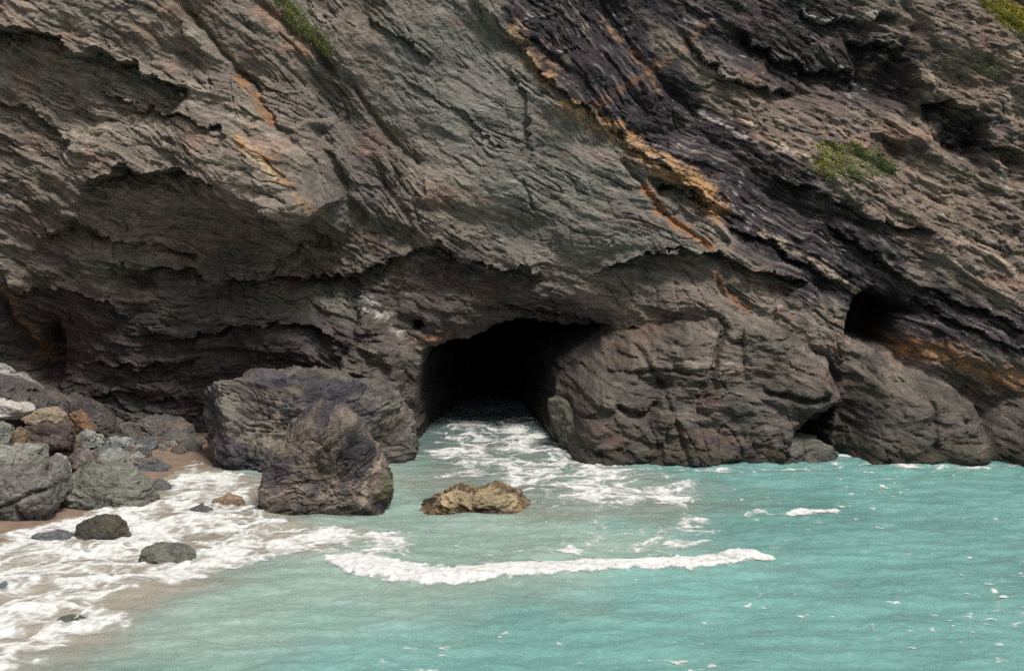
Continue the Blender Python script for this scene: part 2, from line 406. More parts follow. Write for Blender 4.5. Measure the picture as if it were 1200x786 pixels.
for k, sl in enumerate(SL):
    w = wk[k] / ws; m = np.where(w > 0.01)[0]
    a = math.atan(sl); xs, zs = x[m], z[m]
    t = xs * math.cos(a) - zs * math.sin(a); s = -(xs * math.sin(a) + zs * math.cos(a)) + warp[m]
    big = 0.35 + 0.65 * (1 - smoothzone[m])
    r1, h1 = flakes(s, t, 1.5, 6.0, 100 + k * 20)
    r2, h2 = flakes(s, t, 0.62, 2.6, 107 + k * 20)
    r3, h3 = flakes(s, t, 0.26, 1.2, 113 + k * 20)
    r4, h4 = flakes(s + .3 * h3, t, 0.12, 0.6, 117 + k * 20)
    amp = 0.55 + 0.55 * perlin2(s / 2.2, t / 5.0, 140 + k)
    wu = .10 * perlin2(t / .9, s / .5, 180 + k)
    c1 = crags(t / 4.2 + wu, s / 1.9 + .5 * t / 4.2, 400 + k * 10); c2 = crags(t / 1.7 + wu, s / .7, 405 + k * 10); c3 = crags(t / .62 + wu, s / .25, 408 + k * 10)
    sm = 1 - .45 * smoothzone[m]
    b = -(0.34 * r1 * big + 0.11 * r2 * big * (.6 + amp * .7) + 0.11 * r3 * (.3 + amp) * sm + 0.055 * r4 * (.4 + amp))
    rug = 1 + .7 * rugged[m]
    b -= .80 * c1 * (.35 + .65 * big) + (.30 * c2 * sm + .14 * c3 * sm) * rug
    ck = np.abs(perlin2(t / 3.2 + wu, s / .42, 181 + k)) + .05 * perlin2(t / .5, s / .2, 182 + k)
    b += .17 * sstep(.07, .01, ck) * sstep(0, .45, perlin2(t / 2.6, s / 1.4, 183 + k) + .15)
    ck = np.abs(perlin2(t / 1.1 + wu, s / .17, 184 + k))
    b += .06 * sstep(.10, .02, ck) * sstep(-.1, .4, perlin2(t / 1.6, s / .8, 185 + k))
    b += 0.05 * fbm2(t / 1.8, s / .5, 4, 150 + k, .6)
    bed[m] += w[m] * b
    tone[m] += w[m] * (.35 * h1 + .25 * h2 + .25 * h3 + .15 * h4)
    streak[m] += w[m] * fbm2(t / 2.2, s / .22, 4, 160 + k, .6)
    fines[m] += w[m] * (perlin2(t / .8, s / .075, 190 + k) + .6 * perlin2(t / .3, s / .12, 195 + k))
    fleck[m] += w[m] * perlin2(t / .55, s / .1, 170 + k)
lump = np.zeros(len(x), f32)
m, pts = line_field([(840, 60), (950, 130), (1060, 130), (1060, -20), (1260, -30), (1260, 340), (1150, 340), (1040, 270), (930, 225), (860, 180)], 3)
lump[m] = sstep(-1.0, 1.5, poly_sd(P[m], pts))
disp += bed * (1 - .15 * lump)
disp -= lump * (.34 * ridged2(x / 3.1 + .3 * warp, z / 1.9 + .25 * x, 4, 250, .55) + .12 * np.abs(fbm2(x / 1.2, z / .8, 4, 255, .6)))
# blocky cross joints and lumps
r5, h5 = flakes(x * .85 + z * .52 + warp, -x * .52 + z * .85, 2.2, 2.8, 201)
cj = np.abs(perlin2((x * .9 + z * .45) / .9 + .3 * warp, (z * .9 - x * .45) / 3.0, 206)) + .06 * perlin2(x / .3, z / .3, 207)
disp += .14 * sstep(.06, .01, cj) * sstep(.05, .4, perlin2(x / 2.8, z / 2.8, 208)) * (1 - .5 * smoothzone)
disp -= 0.14 * r5 * (1 - .7 * smoothzone)
fr = fbm2(x / .9 + .4 * warp, z / .6 + x / 2.2, 5, 260, .62)
disp += .05 * fr * (.6 + .4 * (1 - smoothzone))
disp += (0.50 * fbm2(x / 4.2, z / 4.2, 2, 210, .4) - 0.07 * ridged2(x / 1.6, z / 1.4, 3, 220, .55) * (1 - .6 * smoothzone) + 0.03 * fbm2(x / .35, z / .3, 3, 230, .6)).astype(f32)
# below the tide line the sea has worn it rounder
low = sstep(4.5, 2.0, z + .8 * perlin2(x / 3, z / 3, 240))
Y = bil(BD, x, z) + disp
# bedrock standing out at the foot of the face: the buttress right of the cave and the mound beyond it
foot = np.zeros(len(x), f32)
def outcrop(L, y0, lean, rnd, dep, edge_y, relief, seed):
    global Y
    pts = [tuple(at_depth(a, b, q)[[0, 2]]) for a, b, q in L]; q = np.array(pts)
    m = np.where((x > q[:, 0].min() - 2) & (x < q[:, 0].max() + 2) & (z < q[:, 1].max() + 2))[0]
    d = poly_sd(P[m], pts) + .5 * jag[m]
    u, v = x[m], z[m]
    yb = y0 + lean * np.maximum(v, 0) + dep * (1 - sstep(0, rnd, d)) ** 1.4 + np.where(d < 0, -8 * d, 0)
    yb -= 1.0 * crags(u / 3.4, v / 2.3 + .2 * u, seed, .65, 1.0) + .50 * crags(u / 1.3, v / .85, seed + 10, .6, 1.15) + .20 * crags(u / .5, v / .3, seed + 20, .6, 1.1)
    jc = np.abs(perlin2((u + .25 * v) / 1.0 + .35 * warp[m], v / 3.2, seed + 40)) + .05 * perlin2(u / .25, v / .25, seed + 41); yb += .16 * sstep(.06, .01, jc) * sstep(-.05, .35, perlin2(u / 2.4, v / 2.4, seed + 42))
    yb += relief * (bed[m] + .25) + .12 * fbm2(u / .9, v / .5, 4, seed + 30, .6)
    for pl, gd, gw in edge_y:
        pp = [tuple(at_depth(a, b, y0 + 2)[[0, 2]]) for a, b in pl]
        dd, _, al = seg_dist(P[m], pp); dd = dd + .25 * jag[m]
        yb += 1.5 * gd * np.exp(-(dd / gw) ** 2) * sstep(0, .15, al) * sstep(1, .85, al)
    k = yb < Y[m]; foot[m] = np.where(k, 1, foot[m]); Y[m] = np.minimum(Y[m], yb)
outcrop([(392, 580, 64.5), (380, 480, 65), (384, 420, 65.2), (408, 352, 65.6), (436, 338, 65.8), (466, 362, 65.4), (480, 388, 65), (488, 420, 65), (486, 460, 65), (491, 520, 65), (490, 580, 64.5)],
        62.9, .42, 1.1, 4.5, [([(440, 350), (462, 400), (470, 450)], .35, .12)], .7, 820)
outcrop([(646, 560, 66.5), (648, 470, 66.5), (658, 432, 66), (690, 404, 65.5), (735, 378, 65), (790, 352, 64.6), (850, 338, 64.3), (910, 350, 64), (950, 376, 63.6), (990, 415, 63), (1008, 462, 62.3), (1002, 490, 61.6), (980, 508, 61), (956, 520, 60.8), (950, 575, 60)],
        60.6, .50, 1.7, 5.5, [([(842, 362), (850, 385), (838, 412), (826, 450)], .6, .13), ([(715, 466), (735, 480), (755, 478), (770, 462)], .45, .14), ([(880, 452), (940, 462), (1000, 452)], .5, .12), ([(690, 440), (780, 430), (830, 434)], .25, .1), ([(740, 400), (770, 440), (790, 500), (800, 540)], .25, .12)], .8, 700)
outcrop([(988, 575, 60), (990, 520, 61), (990, 460, 63), (995, 428, 63.6), (1020, 412, 63.8), (1060, 416, 63.6), (1120, 440, 63), (1160, 470, 62), (1185, 520, 60.5), (1180, 575, 60)],
        60.4, .42, 1.5, 3.5, [([(1060, 430), (1080, 470), (1075, 520)], .2, .12)], .45, 750)
outcrop([(1172, 575, 59), (1170, 520, 60), (1185, 480, 61), (1215, 455, 61), (1290, 440, 60), (1420, 470, 58), (1420, 600, 58)],
        59.0, .45, 1.2, 3.0, [], .6, 780)
# cave floor of shingle rising to the back
fm = np.where((z < 1.6) & (foot < .5))[0]
Y[fm] = np.minimum(Y[fm], np.where(Y[fm] > 72.5, 75.5 + (z[fm] + .5) * 9 + 1.2 * perlin2(x[fm] / .7, z[fm] / .2, 9), 1e3))
SURF = Y.reshape(nr, nc).copy()

# --------- colours of the beds
c = np.zeros((len(x), 3), f32); c[:] = (0.190, 0.157, 0.132)
zn = (0.9 * fbm2(x / 2.5, z / 2.5, 4, 301, .6)).astype(f32)
def zone(L, soft, nz=1.0):
    m, pts = line_field(L, 5.0)
    r = np.zeros(len(x), f32); r[m] = sstep(-soft, soft, poly_sd(P[m], pts) + nz * zn[m]); return r
Zg = zone([(480, 0), (590, 0), (650, 120), (760, 190), (840, 260), (820, 300), (720, 330), (560, 300), (480, 180), (430, 60)], 1.5)
c = mixc(c, Zg * .8, (0.166, 0.162, 0.145))
c = mixc(c, zone([(500, 180), (560, 200), (580, 290), (520, 270), (450, 190)], .8) * .6, (0.24, 0.20, 0.165))
c = mixc(c, zone([(-60, -20), (200, -20), (340, 140), (370, 250), (240, 200), (120, 200), (-60, 190)], 1.2) * .5, (0.24, 0.205, 0.165))
c = mixc(c, zone([(380, 90), (440, 150), (500, 260), (420, 330), (370, 280), (370, 180)], 1.0) * .55, (0.105, 0.098, 0.092))  # left-facing side of the gully, its shade painted in
Zt = zone([(840, 100), (950, 130), (1060, 130), (1070, 20), (1260, -30), (1260, 340), (1150, 340), (1040, 270), (930, 225), (860, 180)], 1.2)
c = mixc(c, Zt * .85, (0.215, 0.165, 0.130))
c = mixc(c, zone([(940, 60), (1060, 130), (950, 140), (850, 110), (830, 60)], 1.0) * .7, (0.15, 0.115, 0.10))
c = mixc(c, Zt * sstep(.05, .5, fbm2(x / 1.9 + z / 3, z / 1.1 + x / 2.2, 4, 351, .6)) * .75, (.078, .064, .063))
c = mixc(c, Zt * sstep(.3, .7, fbm2(x / 1.2, z / .8 + x / 2, 4, 356, .6)) * .6, (.29, .225, .17))
# dark mineral beds, and a darker patch over the right-hand hollow
Zd = zone([(540, -30), (720, -30), (815, 100), (915, 195), (1015, 255), (1075, 330), (1260, 395), (1260, 445), (1060, 400), (990, 360), (930, 345), (880, 310), (840, 268), (765, 195), (665, 118), (600, 35)], .5, .8)
Zd = np.maximum(Zd, zone([(700, -30), (960, -30), (1000, 30), (1066, 70), (1066, 126), (1000, 128), (930, 110), (860, 75), (800, 60)], .6, .7) * .95)
Zd = np.maximum(Zd, zone([(1080, 122), (1148, 138), (1165, 220), (1110, 195)], .5, .8))
Zd = np.maximum(Zd, zone([(860, 255), (960, 300), (990, 345), (900, 330), (840, 300)], .6) * .75)
Zd = np.maximum(Zd, zone([(450, 315), (515, 285), (600, 315), (720, 370), (700, 420), (480, 420)], .5, .7) * .6)
Zd = np.maximum(Zd, zone([(1050, 320), (1260, 385), (1260, 440), (1050, 400)], .5) * .9)
Zd = Zd * sstep(-.75, -.2, streak + .30 + .35 * zn)
# the tidal zone: dark and damp, with shade under the overhang painted in
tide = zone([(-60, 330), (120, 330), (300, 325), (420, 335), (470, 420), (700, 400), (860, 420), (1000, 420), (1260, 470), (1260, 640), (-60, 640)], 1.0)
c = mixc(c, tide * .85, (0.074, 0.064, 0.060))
c = mixc(c, zone([(-60, 400), (120, 330), (300, 300), (430, 320), (420, 420), (240, 480), (-60, 480)], 1.0) * .45, (0.052, 0.042, 0.045))  # lower left darkened further: overhang shade put into the colour
c = mixc(c, zone([(190, 330), (400, 330), (420, 370), (230, 385), (180, 370)], .6) * .5, (0.15, 0.145, 0.118))
c = mixc(c, zone([(20, 280), (90, 275), (130, 320), (60, 340)], .8) * .6, (0.13, 0.13, 0.115))
c = mixc(c, zone([(60, 290), (110, 320), (120, 420), (60, 460), (20, 380)], .7) * .55, (0.095, 0.068, 0.062))
c = mixc(c, Zd * .95, (0.024, 0.020, 0.027))
pale = Zd * sstep(.28, .6, streak)
c = mixc(c, pale * .7, (0.13, 0.11, 0.10))
# per bed tone and streaks
c = mixc(c, foot * .75 * sstep(-.5, .3, zn + .4 * streak), (.118, .102, .084))
c = mixc(c, foot * sstep(.1, .6, fbm2(x / 1.6, z / 1.1, 4, 345, .6)) * .6, (.062, .054, .056))
c = c * (1 + .30 * fines)[:, None].clip(.5, 1.6)
c = c * (0.62 + 0.78 * tone)[:, None] * (1 + 0.42 * streak)[:, None].clip(.45, 1.8)
red = sstep(.25, .9, fbm2(x / 3.3, z / 2.1, 4, 330, .6)); c = c * (1 + red[:, None] * np.array([.14, -.04, -.08], f32))
grn = sstep(.2, .8, fbm2(x / 2.7, z / 2.2, 4, 340, .6)); c = c * (1 + grn[:, None] * np.array([-.05, .0, -.05], f32))
# rusty iron and quartz veins
def vein(L, wd, col, amt, seed, br=.3):
    m, pts = line_field(L, 3 * wd + 1)
    d, sd, al = seg_dist(P[m], pts)
    nn = fbm2(x[m] / .8, z[m] / .6, 4, seed, .65)
    k = sstep(wd, wd * .25, d + wd * .9 * nn) * sstep(-br - .25, -br + .35, nn * .8 + streak[m] * .7) * amt
    k *= sstep(0, .06, al) * sstep(1, .94, al)
    c[m] = mixc(c[m], k.astype(f32), col)
RUST, OCH, CREAM, WHITE = (.36, .165, .075), (.46, .27, .13), (.60, .48, .34), (.66, .62, .57)
vein([(596, 25), (620, 65), (648, 100)], .55, OCH, .65, 401)
vein([(650, 117), (692, 141), (730, 161), (761, 182), (792, 199), (840, 228)], .55, OCH, .95, 402, .5)
vein([(660, 124), (700, 147), (740, 170), (790, 200)], .25, CREAM, .7, 403, .2)
vein([(690, 128), (800, 60), (830, 20)], .3, RUST, .35, 404)
vein([(765, 190), (800, 215), (838, 240), (830, 262)], .8, OCH, .75, 405, .3)
vein([(750, 214), (775, 248), (835, 292)], .28, RUST, .95, 406, .6)
vein([(835, 315), (845, 338), (880, 362)], .25, RUST, .7, 407, .5)
vein([(273, 82), (298, 112), (325, 150)], .2, RUST, .85, 408, .5)
vein([(278, 162), (300, 180), (325, 198), (345, 222)], .35, OCH, .95, 409, .5)
vein([(290, 172), (318, 198), (330, 212)], .22, CREAM, .8, 410, .4)
vein([(345, 225), (378, 250)], .25, OCH, .6, 411)
vein([(1040, 405), (1100, 412), (1150, 432), (1230, 462)], .75, RUST, .85, 412, .35)
vein([(1060, 405), (1110, 420), (1210, 455)], .3, OCH, .8, 413, .3)
vein([(10, 330), (45, 395), (60, 430)], .5, RUST, .5, 414)
vein([(84, 478), (112, 506)], .35, OCH, .9, 415, .5)
vein([(480, 398), (530, 395)], .25, RUST, .6, 416)
vein([(860, 130), (900, 165), (940, 185)], .2, CREAM, .7, 417, .2)
vein([(700, 20), (740, 60), (775, 110)], .25, OCH, .5, 418)
vein([(936, -5), (940, 18), (960, 26), (990, 22), (1030, 14)], .12, WHITE, .6, 419, .2)
vein([(880, 268), (940, 300), (1010, 345)], .3, CREAM, .55, 420, .1)
vein([(1120, 270), (1200, 330)], .4, CREAM, .35, 421)
vein([(420, 345), (445, 362), (475, 395)], .45, WHITE, .6, 422, .1)
vein([(330, 48), (375, 68)], .5, (.30, .19, .14), .8, 423, .7)
vein([(300, 5), (340, 40), (372, 66)], .4, (.32, .20, .15), .8, 424, .7)
vein([(1168, 190), (1172, 215), (1180, 225)], .3, WHITE, .5, 426, .1)
vein([(815, 130), (850, 150), (885, 172), (920, 180)], .22, WHITE, .55, 427, .1)
vein([(1010, 90), (1045, 60), (1055, 20)], .25, CREAM, .35, 425)
q = sstep(.55, .75, fleck) * sstep(.1, .6, perlin2(x / 1.9, z / 1.6, 430)) * (1 - tide * .7)
c = mixc(c, (q * .55).astype(f32), (.52, .48, .43))
q2 = np.maximum(Zd, Zt) * sstep(.42, .66, fleck) * sstep(-.05, .45, fbm2(x / 1.4, z / 1.0, 3, 436, .6))
c = mixc(c, (q2 * .7).astype(f32), (.50, .45, .42))
# inside of the caves: wet rock, with the unlit dark painted into its colour
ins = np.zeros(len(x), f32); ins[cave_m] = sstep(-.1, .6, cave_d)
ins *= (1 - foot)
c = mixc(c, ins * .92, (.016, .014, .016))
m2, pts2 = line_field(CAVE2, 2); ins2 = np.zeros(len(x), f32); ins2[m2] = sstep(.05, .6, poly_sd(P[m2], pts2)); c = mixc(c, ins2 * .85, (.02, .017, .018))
cw = foot * sstep(65.2, 66.8, Y) * (x > -5.5) * (x < 4.2) * sstep(6.0, 4.6, z)  # cave side walls: darkness of the cave painted on, growing inward
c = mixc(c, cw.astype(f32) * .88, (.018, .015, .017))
mark = sstep(.95, .25, z + .35 * fbm2(x / 1.1, z / .8, 4, 445, .6)) * (Y < 68)
c = c * (1 - .48 * mark)[:, None]
weed = sstep(.5, .15, np.abs(z - .55 + .3 * perlin2(x / 1.5, z, 446))) * sstep(-.1, .4, fbm2(x / .7, z / .4, 4, 447, .6))
c = mixc(c, (weed * .35).astype(f32), (.075, .072, .035))
wet = np.clip(.5 * mark + low * .5 + .08 * Zd, 0, 1)
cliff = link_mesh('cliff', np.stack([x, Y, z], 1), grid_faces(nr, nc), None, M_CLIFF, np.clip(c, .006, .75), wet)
props(cliff, kind='structure')

def surf_at(px, py):
    """where the sight line through a picture point first meets the finished face"""
    r = ray(px, py); ys = np.arange(56, 92, .05); k = ys / r[1]
    qx = r[0] * k; qz = CAM_Z + r[2] * k
    i = np.clip(np.searchsorted(gx, qx), 0, nc - 1); j = np.clip(np.searchsorted(gz, qz), 0, nr - 1)
    hit = np.where(ys >= SURF[j, i])[0]
    h = hit[0] if len(hit) else 0
    return np.array([qx[h], ys[h], qz[h]])

# ------------------------------------------------------------------ beach and sea
SH_A, SH_C = on_level(-20, 652)[:2], on_level(235, 545)[:2]
_sd = (SH_C - SH_A) / np.linalg.norm(SH_C - SH_A)
def beach_z(bx, by):
    d = -( (bx - SH_A[0]) * _sd[1] - (by - SH_A[1]) * _sd[0])           # metres landward (left) of the water's edge
    d = d + 0.4 * perlin2(bx / 3.1, by / 4.0, 501) + .2 * perlin2(bx / .9, by / 1.2, 502)
    zz = np.where(d > 0, 0.07 * d + .22 * np.maximum(d - 2.8, 0) * sstep(-17.2, -20.5, bx) * sstep(50, 55, by), 0.07 * d)
    return np.clip(zz, -3.5, 2.6) + .02 * perlin2(bx / .4, by / .4, 503)
def wave_z(wx, wy):
    a = perlin2(wx / 2.3 + wy / 9, wy / 1.1 - wx / 14, 511) * .08 + perlin2(wx / .95, wy / .5, 512) * .045 + perlin2(wx / .38, wy / .24, 513) * .018
    return a + .10 * perlin2(wx / 8, wy / 3.4 + wx / 12, 514) + .05 * perlin2(wx / 4, wy / 2 - wx / 9, 515)
AX = [on_level(*q)[:2] for q in [(388, 668), (420, 664), (470, 676), (520, 680), (600, 673), (690, 668), (760, 667), (830, 664), (870, 656), (898, 648)]]
def arc_bump(wx, wy):
    d, s, al = seg_dist(np.stack([wx, wy], 1).astype(f32), AX)
    d = d * s
    return .15 * np.exp(-(d / .9) ** 2) * sstep(0, .1, al) * sstep(1, .92, al)
bx_ = axis(-34, 6, .12, -700, 700, 1.35); by_ = axis(38, 72, .12, -300, 1500, 1.35)
bx_ = np.concatenate([bx_]); BX, BY = np.meshgrid(bx_, by_)
bz = beach_z(BX.ravel(), BY.ravel())
bc = np.zeros((bz.size, 3), f32); bc[:] = (.30, .215, .16)
wetk = sstep(.9, .05, bz + .3 * perlin2(BX.ravel() / 2, BY.ravel() / 2, 521)).astype(f32)
gk = sstep(.32, .55, bz + .15 * fbm2(BX.ravel() / .8, BY.ravel() / .8, 3, 523)).astype(f32)
bc = mixc(bc, gk * .9, (.105, .097, .085)) * (1 + .5 * gk * fbm2(BX.ravel() / .25, BY.ravel() / .25, 3, 524, .6))[:, None]
bz = bz + gk * (.10 * fbm2(BX.ravel() / .45, BY.ravel() / .45, 3, 525, .6))
bc = mixc(bc, wetk * .8, (.19, .135, .105)) * (1 + .18 * fbm2(BX.ravel() / .5, BY.ravel() / .5, 4, 520, .6))[:, None]
m_sand, t_, b_ = new_mat('wet_sand')
at_ = N(t_, 'ShaderNodeAttribute', attribute_name='Col'); t_.links.new(at_.outputs['Color'], b_.inputs['Base Color'])
b_.inputs['Roughness'].default_value = .5
n_ = N(t_, 'ShaderNodeTexNoise'); n_.inputs['Scale'].default_value = 14; n_.inputs['Detail'].default_value = 6
g_ = N(t_, 'ShaderNodeNewGeometry'); t_.links.new(g_.outputs['Position'], n_.inputs['Vector'])
p_ = N(t_, 'ShaderNodeBump'); p_.inputs['Distance'].default_value = .03; t_.links.new(n_.outputs['Fac'], p_.inputs['Height']); t_.links.new(p_.outputs[0], b_.inputs['Normal'])
beach = link_mesh('beach', np.stack([BX.ravel(), BY.ravel(), bz], 1), grid_faces(*BX.shape), None, m_sand, np.clip(bc, .02, .8))
props(beach, kind='structure')

wx_ = axis(-24, 24, .075, -700, 700, 1.3); wy_ = axis(30, 76, .10, -300, 1500, 1.3)
WX, WY = np.meshgrid(wx_, wy_); wx = WX.ravel().astype(f32); wy = WY.ravel().astype(f32)
wz = wave_z(wx, wy) + arc_bump(wx, wy)
dep = -beach_z(wx, wy)
wz = wz * sstep(-.1, .5, dep + .2)
def lvl(L): return [tuple(on_level(*q)[:2]) for q in L]
WP = np.stack([wx, wy], 1)
nz1 = (1.6 * fbm2(wx / 4, wy / 5, 4, 531, .55)).astype(f32)
wc = np.zeros((len(wx), 3), f32); wc[:] = (.150, .312, .288)
turb = sstep(-4.0, 2.5, poly_sd(WP, lvl([(-60, 800), (250, 800), (420, 720), (600, 700), (800, 640), (720, 600), (560, 570), (470, 540), (300, 520), (-60, 520)])) + nz1)
wc = mixc(wc, turb * .8, (.27, .345, .30))
t2 = sstep(-2.5, 2.0, poly_sd(WP, lvl([(470, 570), (480, 520), (560, 510), (700, 530), (830, 560), (820, 600), (640, 610)])) + nz1)
wc = mixc(wc, t2 * .7, (.20, .205, .175))
t3 = sstep(-1.8, 1.6, poly_sd(WP, lvl([(-80, 800), (20, 790), (120, 745), (190, 690), (330, 650), (420, 625), (330, 600), (300, 560), (200, 540), (-80, 520)])) + nz1)
wc = mixc(wc, t3 * .8, (.33, .265, .215))
cv = sstep(59, 68, wy) * sstep(-12, -6, wx) * sstep(6, 1, wx); wc = mixc(wc, (cv * .75).astype(f32), (.085, .09, .095))  # darkness of the cave painted into the water colour toward its mouth
big = fbm2(wx / 7, wy / 9, 3, 540, .5)
wc = wc * (1 + .16 * big + .10 * perlin2(wx / 2.5, wy / 1.6, 544))[:, None]
m_sea, t_, b_ = new_mat('sea_water')
at_ = N(t_, 'ShaderNodeAttribute', attribute_name='Col')
g_ = N(t_, 'ShaderNodeNewGeometry'); mp_ = N(t_, 'ShaderNodeMapping'); mp_.inputs['Scale'].default_value = (1.5, 2.0, 1)
t_.links.new(g_.outputs['Position'], mp_.inputs['Vector'])
n_ = N(t_, 'ShaderNodeTexNoise'); n_.inputs['Scale'].default_value = 2.3; n_.inputs['Detail'].default_value = 6; n_.inputs['Roughness'].default_value = .6; n_.inputs['Distortion'].default_value = 1.2
t_.links.new(mp_.outputs[0], n_.inputs['Vector'])
r_ = N(t_, 'ShaderNodeMapRange'); r_.inputs[1].default_value = .3; r_.inputs[2].default_value = .7; r_.inputs[3].default_value = .86; r_.inputs[4].default_value = 1.14
t_.links.new(n_.outputs['Fac'], r_.inputs[0])
mu_ = N(t_, 'ShaderNodeMixRGB', blend_type='MULTIPLY'); mu_.inputs[0].default_value = 1
t_.links.new(at_.outputs['Color'], mu_.inputs[1]); t_.links.new(r_.outputs[0], mu_.inputs[2]); t_.links.new(mu_.outputs[0], b_.inputs['Base Color'])
b_.inputs['Roughness'].default_value = .12; b_.inputs['IOR'].default_value = 1.33
p_ = N(t_, 'ShaderNodeBump'); p_.inputs['Distance'].default_value = .04; p_.inputs['Strength'].default_value = 1
t_.links.new(n_.outputs['Fac'], p_.inputs['Height']); t_.links.new(p_.outputs[0], b_.inputs['Normal'])
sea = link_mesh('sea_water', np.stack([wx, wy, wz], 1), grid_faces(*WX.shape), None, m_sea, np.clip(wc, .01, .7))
props(sea, kind='structure')

# foam: thin raised sheets of real bubbles, only where the pattern is dense enough
m_foam, t_, b_ = new_mat('white_foam')
b_.inputs['Base Color'].default_value = (.80, .80, .77, 1); b_.inputs['Roughness'].default_value = .6
g_ = N(t_, 'ShaderNodeNewGeometry'); n_ = N(t_, 'ShaderNodeTexNoise'); n_.inputs['Scale'].default_value = 9; n_.inputs['Detail'].default_value = 6; n_.inputs['Roughness'].default_value = .7
t_.links.new(g_.outputs['Position'], n_.inputs['Vector'])
cr_ = N(t_, 'ShaderNodeValToRGB'); cr_.color_ramp.elements[0].position = .3; cr_.color_ramp.elements[0].color = (.60, .62, .59, 1)
cr_.color_ramp.elements[1].position = .55; cr_.color_ramp.elements[1].color = (.70, .70, .68, 1)
t_.links.new(n_.outputs['Fac'], cr_.inputs[0]); t_.links.new(cr_.outputs[0], b_.inputs['Base Color'])
p_ = N(t_, 'ShaderNodeBump'); p_.inputs['Distance'].default_value = .012; t_.links.new(n_.outputs['Fac'], p_.inputs['Height']); t_.links.new(p_.outputs[0], b_.inputs['Normal'])

o_ = [q for q in t_.nodes if q.type == 'OUTPUT_MATERIAL'][0]; tr_ = N(t_, 'ShaderNodeBsdfTransparent'); mx_ = N(t_, 'ShaderNodeMixShader'); aw_ = N(t_, 'ShaderNodeAttribute', attribute_name='Wet')
t_.links.new(aw_.outputs['Fac'], mx_.inputs[0]); t_.links.new(tr_.outputs[0], mx_.inputs[1]); t_.links.new(b_.outputs[0], mx_.inputs[2]); t_.links.new(mx_.outputs[0], o_.inputs[0])
def foam(label, x0, x1, y0, y1, density, lift=.03, cx=.035, cy=.07, seed=600, swash=False):
    gx_ = np.arange(x0, x1, cx); gy_ = np.arange(y0, y1, cy); FX, FY = np.meshgrid(gx_, gy_)
    fx = FX.ravel().astype(f32); fy = FY.ravel().astype(f32)
    dn = density(fx, fy)
    wxp = fx + .5 * perlin2(fx / 1.2, fy / 1.2, seed); wyp = fy + .5 * perlin2(fx / 1.3, fy / 1.1, seed + 1)
    cell = 1 - np.minimum(1, 2.4 * np.abs(perlin2(wxp / 1.5, wyp / 1.5, seed + 2)))         # strings
    cell2 = 1 - np.minimum(1, 2.4 * np.abs(perlin2(wxp / .55, wyp / .6, seed + 3)))
    fine = perlin2(fx / .16, fy / .2, seed + 4)
    broad = perlin2(fx / 2.6, fy / 3.2, seed + 5)
    F = .42 * cell + .30 * cell2 + .13 * fine + .34 * broad
    k = F - (1 - dn)
    k[dn <= .02] = -1
    k = k + .18
    K = k.reshape(FX.shape)
    cellk = (K[:-1, :-1] + K[:-1, 1:] + K[1:, 1:] + K[1:, :-1]) / 4 > 0
    q = grid_faces(*FX.shape)[cellk.ravel()]
    used, inv = np.unique(q, return_inverse=True)
    ux, uy, uk = fx[used], fy[used], k[used]
    zz = wave_z(ux, uy) * sstep(-.1, .5, -beach_z(ux, uy) + .2) + arc_bump(ux, uy)
    zz = np.maximum(zz, beach_z(ux, uy)) + .014
    zz = zz + lift * np.clip((uk - .12) * 2.5, 0, 1) * (.5 + .7 * (perlin2(ux / .7, uy / .7, seed + 7) + .5).clip(0, 1.2))
    op = np.clip(sstep(0, .55, uk) * (.92 + .30 * perlin2(ux / .22, uy / .3, seed + 8) + .2 * perlin2(ux / .09, uy / .12, seed + 9)), .04, 1)
    o = link_mesh('sea_foam', np.stack([ux, uy, zz], 1), inv.reshape(-1, 4), None, m_foam, None, op)
    return props(o, label, 'foam', None, 'stuff')

SURF_P = lvl([(-90, 830), (0, 788), (70, 778), (130, 745), (160, 725), (140, 700), (200, 692), (270, 676), (340, 660), (420, 642), (440, 618), (350, 614), (312, 585), (305, 558), (232, 543), (195, 548), (178, 580), (130, 590), (85, 604), (30, 616), (-20, 634), (-90, 680)])
def d_surf(fx, fy):
    s = poly_sd(np.stack([fx, fy], 1), SURF_P) + .7 * fbm2(fx / 1.6, fy / 2.2, 3, 611)
    sh = sstep(2.2, 0, beach_z(fx, fy) * 5)
    return sstep(-.6, 1.1, s) * (.77 + .10 * sstep(-6, -11, fx) + .14 * fbm2(fx / 1.4 + fy / 5, fy / 2.4, 3, 613)) * sh
foam('white surf foam washing over sand among the shore boulders', -19, -3.5, 32.5, 60.5, d_surf, .05, seed=620)
def d_arc(fx, fy):
    d, s, al = seg_dist(np.stack([fx, fy], 1), AX); d = d * s + .26 * fbm2(fx / .7, fy / .9, 5, 631, .6)
    wd = .90 + .45 * sstep(.75, .1, al)
    core = sstep(wd, wd * .5, np.abs(d - .25)) * sstep(0, .03, al) * sstep(1, .985, al)
    behind = sstep(3.8 * (1 - .55 * al), .3, d) * (d > -.1) * .72 * sstep(1.08, .8, al) * sstep(0, .02, al)
    tail = sstep(-.3, 1.2, poly_sd(np.stack([fx, fy], 1), lvl([(385, 670), (410, 640), (400, 626), (480, 618), (500, 640), (480, 676)])) + .3 * fbm2(fx / .8, fy / 1, 3, 633)) * 1.05
    return np.maximum(np.maximum(core * 1.35, behind), tail)
foam('long curved line of white breaking wave foam on turquoise water', -7, 9, 40, 50.5, d_arc, .06, seed=640)
CAVE_F = lvl([(455, 600), (480, 560), (488, 484), (655, 484), (700, 520), (800, 545), (850, 566), (840, 604), (700, 608), (620, 600), (540, 570)])
def d_cave(fx, fy):
    s = poly_sd(np.stack([fx, fy], 1), CAVE_F) + 1.2 * fbm2(fx / 2, fy / 2.6, 3, 651)
    return sstep(-.4, 2.5, s) * (.76 + .20 * perlin2(fx / 2.4, fy / 3, 652))
